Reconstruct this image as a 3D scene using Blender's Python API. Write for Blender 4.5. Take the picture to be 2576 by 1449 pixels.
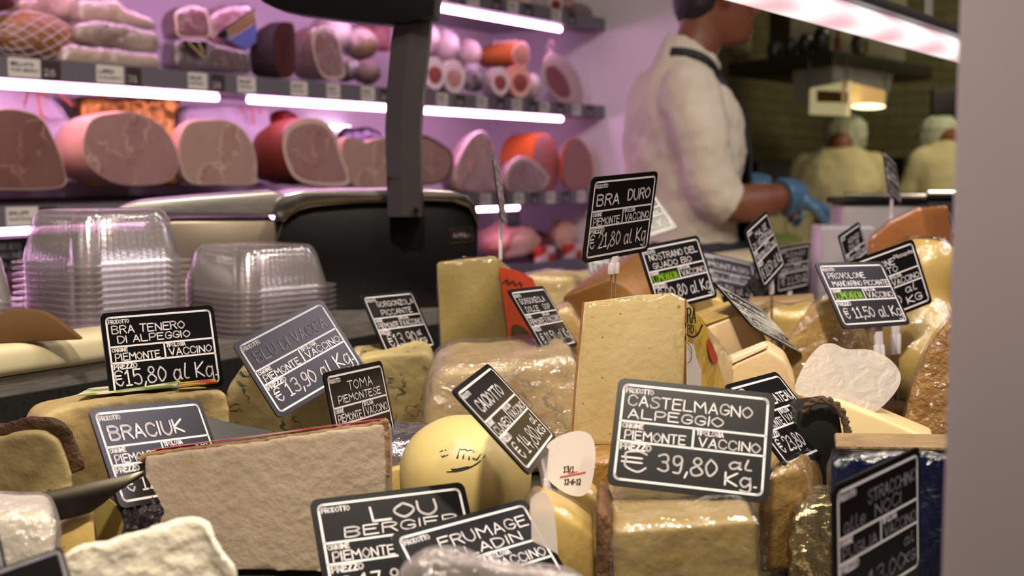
import bpy, bmesh, math, random
from mathutils import Vector, Matrix, noise
for o in list(bpy.data.objects): bpy.data.objects.remove(o, do_unlink=True)
S = bpy.context.scene
COL = S.collection
V = Vector
PI = math.pi
rnd = random.Random(7)

# ------------------------------------------------------------------ camera
FPX, CX, CY, HORIZON, EYE = 3110.0, 1288.0, 724.5, 425.0, 1.2
PITCH = math.atan((CY - HORIZON) / FPX)
cd = bpy.data.cameras.new('camera'); cam = bpy.data.objects.new('camera', cd); COL.objects.link(cam)
cam.location = (0, 0, EYE); cam.rotation_euler = (PI / 2 - PITCH, 0, 0)
cd.sensor_fit = 'HORIZONTAL'; cd.sensor_width = 36.0; cd.lens = FPX / 2576 * 36
cd.clip_start = 0.02; cd.clip_end = 60
cd.dof.use_dof = True; cd.dof.focus_distance = 1.0; cd.dof.aperture_fstop = 7.6
S.camera = cam

# ------------------------------------------------------------------ world, lights, exposure
S.view_settings.view_transform = 'Standard'; S.view_settings.look = 'None'
S.view_settings.gamma = 1.0; S.view_settings.use_curve_mapping = False
S.view_settings.exposure = -0.12
S.cycles.transparent_max_bounces = 24
w = bpy.data.worlds.new('market_air'); S.world = w; w.use_nodes = True
bg = w.node_tree.nodes['Background']; bg.inputs[0].default_value = (1.0, 0.83, 0.66, 1); bg.inputs[1].default_value = 0.025

UX, UY = math.sin(math.radians(34.2)), math.cos(math.radians(34.2))   # the way the counter and the shelves run
U3 = V((UX, UY, 0)); N3 = V((UY, -UX, 0))                              # N3 points from the shelves to the customers
def W(s, c, z=0.0): return U3 * s - N3 * c + V((0, 0, z))             # along the counter, distance behind the front, height

def area(name, loc, to, size, size_y, power, color):
    l = bpy.data.lights.new(name, 'AREA'); l.shape = 'RECTANGLE'; l.size = size; l.size_y = size_y
    l.energy = power; l.color = color
    o = bpy.data.objects.new(name, l); COL.objects.link(o); o.location = loc
    o.rotation_euler = (V(to) - V(loc)).to_track_quat('-Z', 'Y').to_euler()
    return o
area('market_panel_and_fill', (2.26, 1.5, 2.85), (2.26, 1.5, 0), 1.1, 1.7, 44, (1.0, 0.86, 0.95))
area('market_panel_and_fill', (-1.6, -1.1, 2.85), (-.2, .9, .9), 1.2, 1.2, 12, (1.0, 0.84, 0.80))  # added soft fill from behind the camera, to brighten the grey post
for s_, c_, e_ in ((-.25, -.05, 58), (.35, .45, 12), (.7, -.45, 14), (1.4, .3, 10), (2.3, -.1, 4)):
    q_ = U3 * s_ - N3 * c_
    area('halogen_spot', (q_.x, q_.y, 2.75), (q_.x - .35, q_.y + .24, .95), .10, .10, e_, (1.0, 0.87, 0.70))
area('kitchen_ceiling_light', (2.5, 5.6, 2.9), (2.2, 7.0, 1.2), 0.8, 0.4, 24, (1.0, 0.88, 0.55))

# ------------------------------------------------------------------ pixel helpers (photo pixels to places)
CP, SP = math.cos(PITCH), math.sin(PITCH)
def ray(px, py):
    a = (px - CX) / FPX; b = (CY - py) / FPX
    return V((a, CP + b * SP, -SP + b * CP))
def D(px, py, Y):
    r = ray(px, py); return V((0, 0, EYE)) + r * (Y / r.y)
def G(px, Y, z): return V(((px - CX) / FPX * (Y * CP - (z - EYE) * SP) , Y, z))
def PL(px, py, p0, nrm):
    r = ray(px, py); o = V((0, 0, EYE)); t = (p0 - o).dot(nrm) / r.dot(nrm); return o + r * t
def az(deg, tilt=0):                                                   # a face normal: 0 looks at the camera, 55.8 at the customers
    a = math.radians(deg); t = math.radians(tilt)
    return V((math.sin(a) * math.cos(t), -math.cos(a) * math.cos(t), math.sin(t)))
DECK = 0.915
FLOORZ = DECK + .005                                                   # goods sit on thin mats a few millimetres above the deck

# ------------------------------------------------------------------ materials
def lin(h):
    h = h.lstrip('#'); c = [int(h[i:i + 2], 16) / 255 for i in (0, 2, 4)]
    return tuple(((x + .055) / 1.055) ** 2.4 if x > .04045 else x / 12.92 for x in c) + (1,)
MATS = {}
def mat(name, col, rough=.5, col2=None, scale=25, detail=4, bump=0, bscale=90, metal=0, veins=None, spots=None, emit=None,
        coat=0, sss=0, spec=.5, stretch=None, sharp=.25, trans=0):
    if name in MATS: return MATS[name]
    m = bpy.data.materials.new(name); m.use_nodes = True; nt = m.node_tree; L = nt.links.new; ns = nt.nodes
    b = ns['Principled BSDF']; b.inputs['Roughness'].default_value = rough; b.inputs['Metallic'].default_value = metal
    b.inputs['Base Color'].default_value = lin(col); b.inputs['Specular IOR Level'].default_value = spec
    b.inputs['Coat Weight'].default_value = coat; b.inputs['Coat Roughness'].default_value = .12
    if sss:
        b.inputs['Subsurface Weight'].default_value = sss; b.inputs['Subsurface Radius'].default_value = (1, .6, .3); b.inputs['Subsurface Scale'].default_value = .006
    if trans: b.inputs['Transmission Weight'].default_value = trans
    tc = ns.new('ShaderNodeTexCoord'); src = tc.outputs['Object']
    if stretch:
        mp = ns.new('ShaderNodeMapping'); mp.inputs['Scale'].default_value = stretch; L(src, mp.inputs[0]); src = mp.outputs[0]
    cur = None
    if col2:
        n = ns.new('ShaderNodeTexNoise'); n.inputs['Scale'].default_value = scale; n.inputs['Detail'].default_value = detail; L(src, n.inputs[0])
        r = ns.new('ShaderNodeValToRGB'); r.color_ramp.elements[0].position = .5 - sharp; r.color_ramp.elements[1].position = .5 + sharp
        r.color_ramp.elements[0].color = lin(col); r.color_ramp.elements[1].color = lin(col2); L(n.outputs[0], r.inputs[0]); cur = r.outputs[0]
    def over(fac, c2, cur):
        mx = ns.new('ShaderNodeMix'); mx.data_type = 'RGBA'; L(fac, mx.inputs[0])
        if cur: L(cur, mx.inputs[6])
        else: mx.inputs[6].default_value = lin(col)
        mx.inputs[7].default_value = lin(c2); return mx.outputs[2]
    for vcol, vs, vw, vm in (veins or []):                             # wandering lines, broken up by a second noise
        n = ns.new('ShaderNodeTexNoise'); n.inputs['Scale'].default_value = vs; n.inputs['Detail'].default_value = 5; L(src, n.inputs[0])
        s1 = ns.new('ShaderNodeMath'); s1.operation = 'SUBTRACT'; L(n.outputs[0], s1.inputs[0]); s1.inputs[1].default_value = .5
        s2 = ns.new('ShaderNodeMath'); s2.operation = 'ABSOLUTE'; L(s1.outputs[0], s2.inputs[0])
        r = ns.new('ShaderNodeMapRange'); r.inputs[1].default_value = vw * .4; r.inputs[2].default_value = vw; r.inputs[3].default_value = 1; r.inputs[4].default_value = 0; L(s2.outputs[0], r.inputs[0])
        n2 = ns.new('ShaderNodeTexNoise'); n2.inputs['Scale'].default_value = vs * .6; L(src, n2.inputs[0])
        r2 = ns.new('ShaderNodeMapRange'); r2.inputs[1].default_value = vm; r2.inputs[2].default_value = vm + .08; L(n2.outputs[0], r2.inputs[0])
        mu = ns.new('ShaderNodeMath'); mu.operation = 'MULTIPLY'; L(r.outputs[0], mu.inputs[0]); L(r2.outputs[0], mu.inputs[1])
        cur = over(mu.outputs[0], vcol, cur)
    for scol, ss, sr in (spots or []):                                 # scattered dots
        v = ns.new('ShaderNodeTexVoronoi'); v.inputs['Scale'].default_value = ss; L(src, v.inputs[0])
        cmp_ = ns.new('ShaderNodeMath'); cmp_.operation = 'LESS_THAN'; L(v.outputs['Distance'], cmp_.inputs[0]); cmp_.inputs[1].default_value = sr
        sel = ns.new('ShaderNodeSeparateColor'); L(v.outputs['Color'], sel.inputs[0])
        c3 = ns.new('ShaderNodeMath'); c3.operation = 'GREATER_THAN'; L(sel.outputs[0], c3.inputs[0]); c3.inputs[1].default_value = .55
        mu = ns.new('ShaderNodeMath'); mu.operation = 'MULTIPLY'; L(cmp_.outputs[0], mu.inputs[0]); L(c3.outputs[0], mu.inputs[1])
        cur = over(mu.outputs[0], scol, cur)
    if cur: L(cur, b.inputs['Base Color'])
    if bump:
        n = ns.new('ShaderNodeTexNoise'); n.inputs['Scale'].default_value = bscale; n.inputs['Detail'].default_value = 6; L(src, n.inputs[0])
        bp = ns.new('ShaderNodeBump'); bp.inputs['Strength'].default_value = bump; bp.inputs['Distance'].default_value = .01; L(n.outputs[0], bp.inputs['Height']); L(bp.outputs[0], b.inputs['Normal'])
    if emit:
        b.inputs['Emission Color'].default_value = lin(emit[0]); b.inputs['Emission Strength'].default_value = emit[1]
    MATS[name] = m; return m

def film(name, tint='ffffff', gloss=.10, rough=.12, bump=.5, bscale=55, milk=0.0, stretch=None):
    if name in MATS: return MATS[name]
    m = bpy.data.materials.new(name); m.use_nodes = True; nt = m.node_tree; L = nt.links.new; ns = nt.nodes; ns.remove(ns['Principled BSDF'])
    out = ns['Material Output']; t = ns.new('ShaderNodeBsdfTransparent'); t.inputs[0].default_value = lin(tint)
    g = ns.new('ShaderNodeBsdfGlossy'); g.inputs['Roughness'].default_value = rough
    d = ns.new('ShaderNodeBsdfDiffuse'); d.inputs[0].default_value = lin('f4f0ee')
    tc = ns.new('ShaderNodeTexCoord'); src = tc.outputs['Object']
    if stretch:
        mp = ns.new('ShaderNodeMapping'); mp.inputs['Scale'].default_value = stretch; L(src, mp.inputs[0]); src = mp.outputs[0]
    n = ns.new('ShaderNodeTexNoise'); n.inputs['Scale'].default_value = bscale; n.inputs['Detail'].default_value = 5; n.inputs['Distortion'].default_value = 1.2; L(src, n.inputs[0])
    bp = ns.new('ShaderNodeBump'); bp.inputs['Strength'].default_value = bump; bp.inputs['Distance'].default_value = .012
    L(n.outputs[0], bp.inputs['Height']); L(bp.outputs[0], g.inputs['Normal'])
    lw = ns.new('ShaderNodeLayerWeight'); lw.inputs[0].default_value = .35; L(bp.outputs[0], lw.inputs['Normal'])
    ma = ns.new('ShaderNodeMath'); ma.operation = 'MULTIPLY_ADD'; L(lw.outputs['Facing'], ma.inputs[0]); ma.inputs[1].default_value = .35; ma.inputs[2].default_value = gloss
    m1 = ns.new('ShaderNodeMixShader'); m1.inputs[0].default_value = milk; L(t.outputs[0], m1.inputs[1]); L(d.outputs[0], m1.inputs[2])
    m2 = ns.new('ShaderNodeMixShader'); L(ma.outputs[0], m2.inputs[0]); L(m1.outputs[0], m2.inputs[1]); L(g.outputs[0], m2.inputs[2]); L(m2.outputs[0], out.inputs[0])
    MATS[name] = m; return m

# ------------------------------------------------------------------ objects
def link(name, me, parent=None, loc=None):
    o = bpy.data.objects.new(name, me); COL.objects.link(o)
    if parent is not None: o.parent = parent
    if loc is not None: o.location = loc
    return o
def tag(o, label=None, cat=None, group=None, kind=None):
    if label: o['label'] = label
    if cat: o['category'] = cat
    if group: o['group'] = group
    if kind: o['kind'] = kind
    return o
def empty(name, loc, label, cat, group=None):
    o = link(name, None, None, loc); o.empty_display_size = .02; return tag(o, label, cat, group)
def obj(name, bm, m, parent=None, smooth=True, local=False, fix=True):
    """ONE mesh object from world-space bmesh; a child is stored relative to its (unrotated) parent."""
    if fix: bmesh.ops.recalc_face_normals(bm, faces=bm.faces)
    if local: org = V((0, 0, 0))
    elif parent is not None:
        org = V(parent.location); q = parent.parent
        while q is not None: org += V(q.location); q = q.parent
    else:
        xs = [v.co for v in bm.verts]
        lo = V([min(c[i] for c in xs) for i in range(3)]); hi = V([max(c[i] for c in xs) for i in range(3)])
        org = V(((lo.x + hi.x) / 2, (lo.y + hi.y) / 2, lo.z))
    for v in bm.verts: v.co -= org
    me = bpy.data.meshes.new(name); bm.to_mesh(me); bm.free()
    if smooth:
        for p in me.polygons: p.use_smooth = True
        try: me.set_sharp_from_angle(angle=math.radians(38))
        except Exception: pass
    for x in (m if isinstance(m, (list, tuple)) else [m]): me.materials.append(x)
    o = link(name, me, parent)
    if parent is None: o.location = org
    return o
def struct(o): o['kind'] = 'structure'; return o
TEX = {}
def clouds(size, depth=2):
    k = (size, depth)
    if k not in TEX:
        t = bpy.data.textures.new('clouds', 'CLOUDS'); t.noise_scale = size; t.noise_depth = depth; TEX[k] = t
    return TEX[k]
def organic(o, voxel=.004, strength=.003, size=.03, smooth=4, mid=.5):
    if voxel:
        r = o.modifiers.new('remesh', 'REMESH'); r.mode = 'VOXEL'; r.voxel_size = voxel; r.use_smooth_shade = True
    if smooth:
        s = o.modifiers.new('smooth', 'SMOOTH'); s.iterations = smooth; s.factor = .5
    if strength:
        d = o.modifiers.new('rough', 'DISPLACE'); d.texture = clouds(size); d.strength = strength; d.mid_level = mid; d.texture_coords = 'LOCAL'
    return o
def wrap(o, m, voxel=.004, lift=.0025, size=.022, name='plastic_wrap', wob=.004):
    """clear film lying over a thing: a child mesh a couple of millimetres outside it"""
    me = o.data.copy(); me.name = name; me.materials.clear(); me.materials.append(m)
    c = link(name, me, o); c['label'] = 'clear crinkled cling film'
    organic(c, voxel, 0, 0, 6)
    d = c.modifiers.new('lift', 'DISPLACE'); d.strength = lift * 2; d.mid_level = .5 - .5; d.texture = None
    d.strength = lift
    d2 = c.modifiers.new('crease', 'DISPLACE'); d2.texture = clouds(size); d2.strength = wob; d2.mid_level = .35; d2.texture_coords = 'LOCAL'
    return c
# ---- mesh makers
def smooth_loop(pts, n=4, closed=True):
    out = []; k = len(pts)
    for i in range(k if closed else k - 1):
        if closed: p0, p1, p2, p3 = pts[i - 1], pts[i], pts[(i + 1) % k], pts[(i + 2) % k]
        else: p0, p1, p2, p3 = pts[max(i - 1, 0)], pts[i], pts[i + 1], pts[min(i + 2, k - 1)]
        for j in range(n):
            t = j / n; out.append(.5 * (2 * p1 + (p2 - p0) * t + (2 * p0 - 5 * p1 + 4 * p2 - p3) * t * t + (3 * p1 - p0 - 3 * p2 + p3) * t ** 3))
    if not closed: out.append(pts[-1])
    return out
def box(bm, c, a, b, n):
    """c centre; a, b, n half-size vectors"""
    vs = [bm.verts.new(c + a * i + b * j + n * k) for i in (-1, 1) for j in (-1, 1) for k in (-1, 1)]
    for f in ((0, 1, 3, 2), (4, 6, 7, 5), (0, 4, 5, 1), (2, 3, 7, 6), (0, 2, 6, 4), (1, 5, 7, 3)): bm.faces.new([vs[i] for i in f])
    return vs
def sbox(bm, s0, s1, c0, c1, z0, z1):                                  # a box laid along the counter
    return box(bm, W((s0 + s1) / 2, (c0 + c1) / 2, (z0 + z1) / 2), U3 * (s1 - s0) / 2, N3 * (c1 - c0) / 2, V((0, 0, (z1 - z0) / 2)))
def bev(bm, r, seg=3):
    if r: bmesh.ops.bevel(bm, geom=list(bm.edges), offset=r, segments=seg, profile=.5, affect='EDGES', clamp_overlap=True)
    return bm
def slab(face, vec, r=.004, seg=3, taper=1.0):
    """solid: outline (world points) pushed along vec"""
    bm = bmesh.new(); k = len(face); c = sum(face, V()) / k
    zf = min(p.z for p in face); bk = [c + (p - c) * taper + vec for p in face]
    if vec.z < 0 and vec.y > .02: bk = [V((p.x, p.y, max(p.z, zf))) for p in bk]
    f = [bm.verts.new(p) for p in face]; b = [bm.verts.new(p) for p in bk]
    bm.faces.new(f); bm.faces.new(b[::-1])
    for i in range(k): bm.faces.new((f[i], b[i], b[(i + 1) % k], f[(i + 1) % k]))
    bmesh.ops.recalc_face_normals(bm, faces=bm.faces)
    return bev(bm, r, seg)
def facepts(px, Y, nrm=None, ref=None, floor=None):
    """photo outline on the plane through (ref pixel, depth Y); py None drops that corner to the deck"""
    nrm = nrm or az(0); floor = FLOORZ if floor is None else floor
    xs = [p for p in px if p[1] is not None]
    ref = ref or (sum(p[0] for p in xs) / len(xs), sum(p[1] for p in xs) / len(xs)); p0 = D(ref[0], ref[1], Y); out = []
    for x, y in px:
        if y is None:
            q = PL(x, 1300, p0, nrm); q = V((q.x, q.y, floor))
        else: q = PL(x, y, p0, nrm)
        if q.z < floor: q.z = floor
        out.append(q)
    return out
def tube(bm, pts, rad, n=12, cap=True, up=V((0, 0, 1)), closed=False):
    rings = []; k = len(pts)
    for i, p in enumerate(pts):
        if closed: t = pts[(i + 1) % k] - pts[i - 1]
        else: t = pts[min(i + 1, k - 1)] - pts[max(i - 1, 0)]
        t.normalize(); a = t.cross(up)
        if a.length < 1e-4: a = t.cross(V((1, 0, 0)))
        a.normalize(); b = a.cross(t); r = rad[i] if isinstance(rad, (list, tuple)) else rad
        ra, rb = r if isinstance(r, (list, tuple)) else (r, r)
        rings.append([bm.verts.new(p + a * ra * math.cos(2 * PI * j / n) + b * rb * math.sin(2 * PI * j / n)) for j in range(n)])
    for i in range(k if closed else k - 1):
        A, B = rings[i], rings[(i + 1) % k]
        for j in range(n): bm.faces.new((A[j], A[(j + 1) % n], B[(j + 1) % n], B[j]))
    if cap and not closed:
        bm.faces.new(rings[0][::-1]); bm.faces.new(rings[-1])
    return rings
def lump(c, a, b, d, e=1.0, nz=0, ns=8, seg=28, seed=0):
    """rounded solid about c with half-axes a, b, d (vectors); e<1 boxier; nz noise"""
    bm = bmesh.new(); bmesh.ops.create_uvsphere(bm, u_segments=seg, v_segments=seg // 2 + 4, radius=1)
    sg = lambda x: math.copysign(abs(x) ** e, x)
    for v in bm.verts:
        q = v.co; p = c + a * sg(q.x) + b * sg(q.y) + d * sg(q.z)
        if nz: p += (p - c).normalized() * nz * noise.noise(q * ns * .3 + V((seed, seed * 2, 0)))
        v.co = p
    return bm
def flatpoly(pts):
    bm = bmesh.new(); bm.faces.new([bm.verts.new(p) for p in pts]); return bm
def plate(pts, nrm, t):
    """thin solid sheet of thickness t behind an outline"""
    return slab(pts, -nrm * t, 0)
# ------------------------------------------------------------------ the setting
M_floor = mat('floor_stone', '4a453c', .45, '3a362f', 6)
M_dark = mat('dark_market_wall', '3b352e', .8, '35302a', 3)
M_ceil = mat('ceiling_paint', '3a3631', .9)
M_tile = mat('kitchen_tile', '6a6548', .4, '575339', 3)
def brickmat(name, c1, c2, mortar, sx, sy, rough=.35):
    m = bpy.data.materials.new(name); m.use_nodes = True; nt = m.node_tree; L = nt.links.new; b = nt.nodes['Principled BSDF']
    b.inputs['Roughness'].default_value = rough
    tc = nt.nodes.new('ShaderNodeTexCoord'); k = nt.nodes.new('ShaderNodeTexBrick'); mp = nt.nodes.new('ShaderNodeMapping')
    L(tc.outputs['UV'], mp.inputs[0]); L(mp.outputs[0], k.inputs[0])
    k.inputs['Color1'].default_value = lin(c1); k.inputs['Color2'].default_value = lin(c2); k.inputs['Mortar'].default_value = lin(mortar)
    k.inputs['Scale'].default_value = 1; k.inputs['Brick Width'].default_value = sx; k.inputs['Row Height'].default_value = sy; k.inputs['Mortar Size'].default_value = .004
    k.offset = 0.5 if sx > sy * 1.5 else 0.0
    L(k.outputs[0], b.inputs['Base Color']); MATS[name] = m; return m
def wallplane(name, a, bb, z0, z1, m, t=.1, back=None):
    """upright wall from a to bb with thickness t; UV in metres"""
    d = (bb - a).normalized(); nn = V((d.y, -d.x, 0))
    if back is not None and nn.dot(back) < 0: nn = -nn
    bm = bmesh.new(); vs = []
    for off in (0, t):
        for p in (a, bb):
            for z in (z0, z1): vs.append(bm.verts.new(V((p.x, p.y, z)) + nn * off))
    uv = bm.loops.layers.uv.new('uv')
    for f in ((0, 1, 3, 2), (4, 6, 7, 5), (0, 4, 5, 1), (2, 3, 7, 6), (0, 2, 6, 4), (1, 5, 7, 3)):
        fc = bm.faces.new([vs[i] for i in f])
        for lp in fc.loops: lp[uv].uv = ((lp.vert.co - a).dot(d), lp.vert.co.z)
    return struct(obj(name, bm, m, smooth=False))
M_kit = brickmat('kitchen_brick', '7d7656', '6e684a', '4c4832', .22, .07)
bm = bmesh.new(); box(bm, V((1.5, 3, -.05)), V((6, 0, 0)), V((0, 6.5, 0)), V((0, 0, .05))); struct(obj('floor', bm, M_floor, smooth=False))
bm = bmesh.new(); box(bm, V((1.5, 3, 3.05)), V((6, 0, 0)), V((0, 6.5, 0)), V((0, 0, .05))); struct(obj('ceiling', bm, M_ceil, smooth=False))
wl0, wl1 = W(-2.0, 2.95), W(8.0, 2.95)
wallplane('wall_left', wl0, wl1, 0, 3, M_kit, .1, -N3)
wallplane('wall_back', wl1, wl1 + N3 * 5.2, 0, 3, M_kit, .1, U3)
wallplane('wall_right', wl1 + N3 * 5.2, W(-2.0, -2.3), 0, 3, M_dark, .1, N3)
wallplane('wall_front', W(-2.0, 2.95), W(-2.0, -2.3), 0, 3, M_dark, .1, -U3)

# ------------------------------------------------------------------ refrigerated meat shelves
M_lilac = mat('shelf_white_panel', 'efe6ee', .45)
M_steel = mat('brushed_steel', 'b9b4ae', .36, '8f8b86', 40, metal=.7, stretch=(1, 1, 14))
M_shelf = mat('grey_shelf_board', '77757c', .35, metal=.3)
M_rail = mat('grey_price_rail', '6d6873', .4)
M_tube = mat('pink_shelf_tube', 'ffffff', .4, emit=('fcb9f0', 23.0))
M_tray = mat('dark_tray', '2c2a2d', .35)
S_END = 3.99
LEV = [1.70, 1.385, 1.078, .835]                                        # underside of each price rail
meat_unit = empty('meat_display_unit', W(1.5, 2.6, 0), 'tall lit meat display unit with grey shelves and a white end panel', 'shelving')
bm = bmesh.new(); sbox(bm, -1.2, S_END, 2.80, 2.84, 0, 2.3); obj('back_panel', bm, M_lilac, meat_unit, False)
bm = bmesh.new(); sbox(bm, S_END, S_END + .04, 1.90, 2.84, 0, 2.6); obj('end_panel', bm, M_lilac, meat_unit, False)
for i, z in enumerate(LEV):
    bm = bmesh.new(); sbox(bm, -1.2, S_END - .004, 2.33, 2.80, z + .022, z + .034); obj('shelf', bm, M_shelf, meat_unit, False)
    bm = bmesh.new(); sbox(bm, -1.2, S_END - .004, 2.298, 2.312, z, z + .046)
    sbox(bm, -1.2, S_END - .004, 2.312, 2.335, z + .008, z + .02); obj('price_rail', bm, M_rail, meat_unit, False)
    spans = [(1.5, 3.77)] if i == 0 else [(-1.0, 2.16), (2.27, 3.78)] if i == 1 else [(-1.0, 3.5)]
    for a, b in spans:
        if i == 3: continue
        bm = bmesh.new(); tube(bm, [W(a, 2.358, z - .008), W(b, 2.358, z - .008)], .009, 10)
        obj('shelf_light', bm, M_tube, meat_unit)
    bm = bmesh.new(); sbox(bm, -1.2, S_END - .004, 2.335, 2.40, z + .0018, z + .022); obj('light_housing', bm, M_rail, meat_unit, False)
    if i == 1:                                                    # rear tubes low on the back panel
        bm = bmesh.new(); tube(bm, [W(2.95, 2.775, z - .05), W(3.12, 2.775, z - .05)], .009, 10); obj('shelf_light', bm, mat('dim_rear_tube', 'ffffff', .4, emit=('ffd8f6', 5.0)), meat_unit)
bm = bmesh.new(); sbox(bm, -1.2, S_END - .004, 2.28, 2.80, 0, .80); obj('base_cabinet', bm, M_rail, meat_unit, False)

# ------------------------------------------------------------------ cheese counter
M_deck = mat('counter_deck_steel', '6b6862', .35, metal=.8)
M_grille = mat('black_grille', '151515', .5, spots=[('050505', 180, .35)])
M_cream = mat('cream_worktop', 'ddd3ae', .35)
M_post = mat('grey_post_paint', 'a89ca2', .42, '9e929a', 5)
case = empty('cheese_counter', W(1.0, .6, 0), 'long glass fronted cheese counter with steel deck and grey end post', 'counter')
bm = bmesh.new(); sbox(bm, -.9, 3.9, .10, 1.06, .88, DECK); obj('deck', bm, M_deck, case, False)
bm = bmesh.new(); sbox(bm, -.9, 3.9, .10, 1.22, 0, .88); obj('base', bm, mat('counter_base', '2d2a29', .6), case, False)
bm = bmesh.new(); sbox(bm, -.9, 3.9, 1.06, 1.07, DECK, .982); obj('air_grille', bm, M_grille, case, False)
bm = bmesh.new(); sbox(bm, -.9, 1.62, 1.066, 1.5, .88, 1.0); sbox(bm, 1.62, 3.9, 1.066, 1.22, .88, 1.0); obj('rear_ledge', bm, M_steel, case)
bm = bmesh.new(); sbox(bm, 1.63, 3.9, 1.055, 1.22, 1.0005, 1.006); bev(bm, .002, 2); obj('worktop', bm, M_cream, case)
# grey upright at the near end of the glass front
p0, p1 = D(2407, 700, .50), D(2640, 700, .50)
bm = slab([V((p0.x - .0025, .5, .86)), V((p1.x, .5, .86)), V((p1.x, .5, 1.62)), V((p0.x - .004, .5, 1.62))], V((.03, .05, 0)), .004, 3)
obj('front_post', bm, M_post, case)
# canopy lamp running along the counter
M_lamp = mat('canopy_lamp_tube', 'ffffff', .4, emit=('ffdfe2', 9.0))
lampz = 1.44
LP = D(2010, 0, 1.60); ls, lc = LP.dot(U3), -LP.dot(N3)
canopy = empty('canopy_lamp', W(1.4, lc, LP.z), 'long striped pinkish fluorescent lamp under the counter canopy', 'lamp')
bm = bmesh.new(); sbox(bm, -.6, 2.40, lc - .026, lc + .026, LP.z + .014, LP.z + .03); bev(bm, .004, 2); obj('housing', bm, mat('lamp_housing', '3a3735', .4), canopy)
def lampmat():
    m = bpy.data.materials.new('striped_diffuser'); m.use_nodes = True; nt = m.node_tree; L = nt.links.new; b = nt.nodes['Principled BSDF']
    tc = nt.nodes.new('ShaderNodeTexCoord'); mp = nt.nodes.new('ShaderNodeMapping'); mp.inputs['Rotation'].default_value = (0, 0, math.radians(34.2 + 25))
    wv = nt.nodes.new('ShaderNodeTexWave'); wv.inputs['Scale'].default_value = 3.4; wv.inputs['Distortion'].default_value = .6; wv.inputs['Detail'].default_value = 0
    L(tc.outputs['Object'], mp.inputs[0]); L(mp.outputs[0], wv.inputs[0])
    r = nt.nodes.new('ShaderNodeValToRGB'); r.color_ramp.elements[0].color = lin('e8b6be'); r.color_ramp.elements[1].color = (1.0, .97, .96, 1); L(wv.outputs[0], r.inputs[0])
    L(r.outputs[0], b.inputs['Emission Color']); b.inputs['Emission Strength'].default_value = LAMP_E; return m
LAMP_E = 1.15
bm = bmesh.new(); tube(bm, [W(-.6 + .02 * i, lc, LP.z - .004) for i in range(150)], .0195, 20); obj('diffuser', bm, lampmat(), canopy)
for s in (-.5, 2.1):
    bm = bmesh.new(); sbox(bm, s, s + .012, lc - .006, lc + .006, LP.z + .03, 3.0); obj('hanger', bm, M_steel, canopy, False)
# ------------------------------------------------------------------ lettering: a one-stroke hand
GL = {'A': '003960 1353', 'B': '0009 ~0949674505 ~0545624000', 'C': '~67491804114062', 'D': '0009 ~093967633000', 'E': '69090060 0555', 'F': '690900 0555',
 'G': '~674918041140 406264 6434', 'H': '0900 6960 0565', 'I': '0900', 'K': '0900 690460', 'L': '090060', 'M': '0009447980', 'N': '00096069', 'O': '~39060330636639',
 'P': '0009 ~0949674404', 'R': '0009 ~0949674505 3560', 'S': '~68491816355462401002', 'T': '0969 3930', 'U': '~090320406369', 'V': '093069', 'Z': '09690060',
 '0': '~29060320535629', '1': '072920 0040', '2': '~071949574400 0050', '3': '~082949574525 ~254553513001', '4': '190363 4740', '5': '590905 ~053654513001',
 '6': '~591703013052543503', '7': '095910', '8': '~3517294957350310406235', '9': '~563415183958544010', '€': '~68491815124062 0656 0454', ',': '110b', '.': '0010',
 'a': '~55260310305355 565060', 'l': '~19021030', 'g': '~55260310305355 ~565b3d0c', 'e': '~035355361503104051', 'c': '~552603104051', 'i': '0600 0809', 'n': '0600 ~0426464540 4540',
 't': '2920 0646', 'o': '~360410406336', 'r': '0600 ~042646', '/': '0039', '-': '0444'}
for _c in 'kdsupmvz': GL[_c] = GL[_c.upper()]
YV = {**{str(i): i for i in range(10)}, 'a': -1, 'b': -2, 'c': -3, 'd': -4}
def glyph(ch):
    out = []
    for st in GL[ch].split():
        sm = st[0] == '~'; st = st.lstrip('~'); p = [V((int(st[i]), YV[st[i + 1]], 0)) for i in range(0, len(st), 2)]
        out.append(smooth_loop(p, 4, False) if sm else p)
    return out
def ribbon(bm, pts, hw, put):
    """flat pen stroke of half width hw; put maps (x, z) to a place"""
    for i in range(len(pts) - 1):
        a, b = pts[i], pts[i + 1]; d = b - a
        if d.length < 1e-7: continue
        d.normalize(); n = V((-d.y, d.x, 0)) * hw
        bm.faces.new([bm.verts.new(put(q.x, q.y)) for q in (a - n, b - n, b + n, a + n)])
    for p in pts:
        bm.faces.new([bm.verts.new(put(p.x + hw * math.cos(k * PI / 4), p.y + hw * math.sin(k * PI / 4))) for k in range(8)])
def text_w(t):
    x = 0
    for ch in t:
        if ch == ' ': x += 4; continue
        x += max(max(p.x for s in glyph(ch) for p in s), .5) + 1.9
    return x - 1.9
def write(bm, t, x0, x1, z, h, hw, put, slant=0, jit=.3):
    k = (x1 - x0) / text_w(t); x = 0
    for ch in t:
        if ch == ' ': x += 4; continue
        g = glyph(ch); dy = rnd.uniform(-jit, jit); sh = slant + rnd.uniform(-.05, .05) * (jit > 0)
        for s in g: ribbon(bm, [V((x0 + (x + p.x + sh * p.y) * k, z + (p.y + dy) * h / 9, 0)) for p in s], hw, put)
        x += max(max(p.x for s in g for p in s), .5) + 1.9
def rrect(w, h, r, n=5):
    out = []
    for cx, cz, a0 in ((w - r, h - r, 0), (-w + r, h - r, 90), (-w + r, -h + r, 180), (w - r, -h + r, 270)):
        for i in range(n + 1):
            a = math.radians(a0 + 90 * i / n); out.append(V((cx + r * math.cos(a), cz + r * math.sin(a), 0)))
    return out
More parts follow.
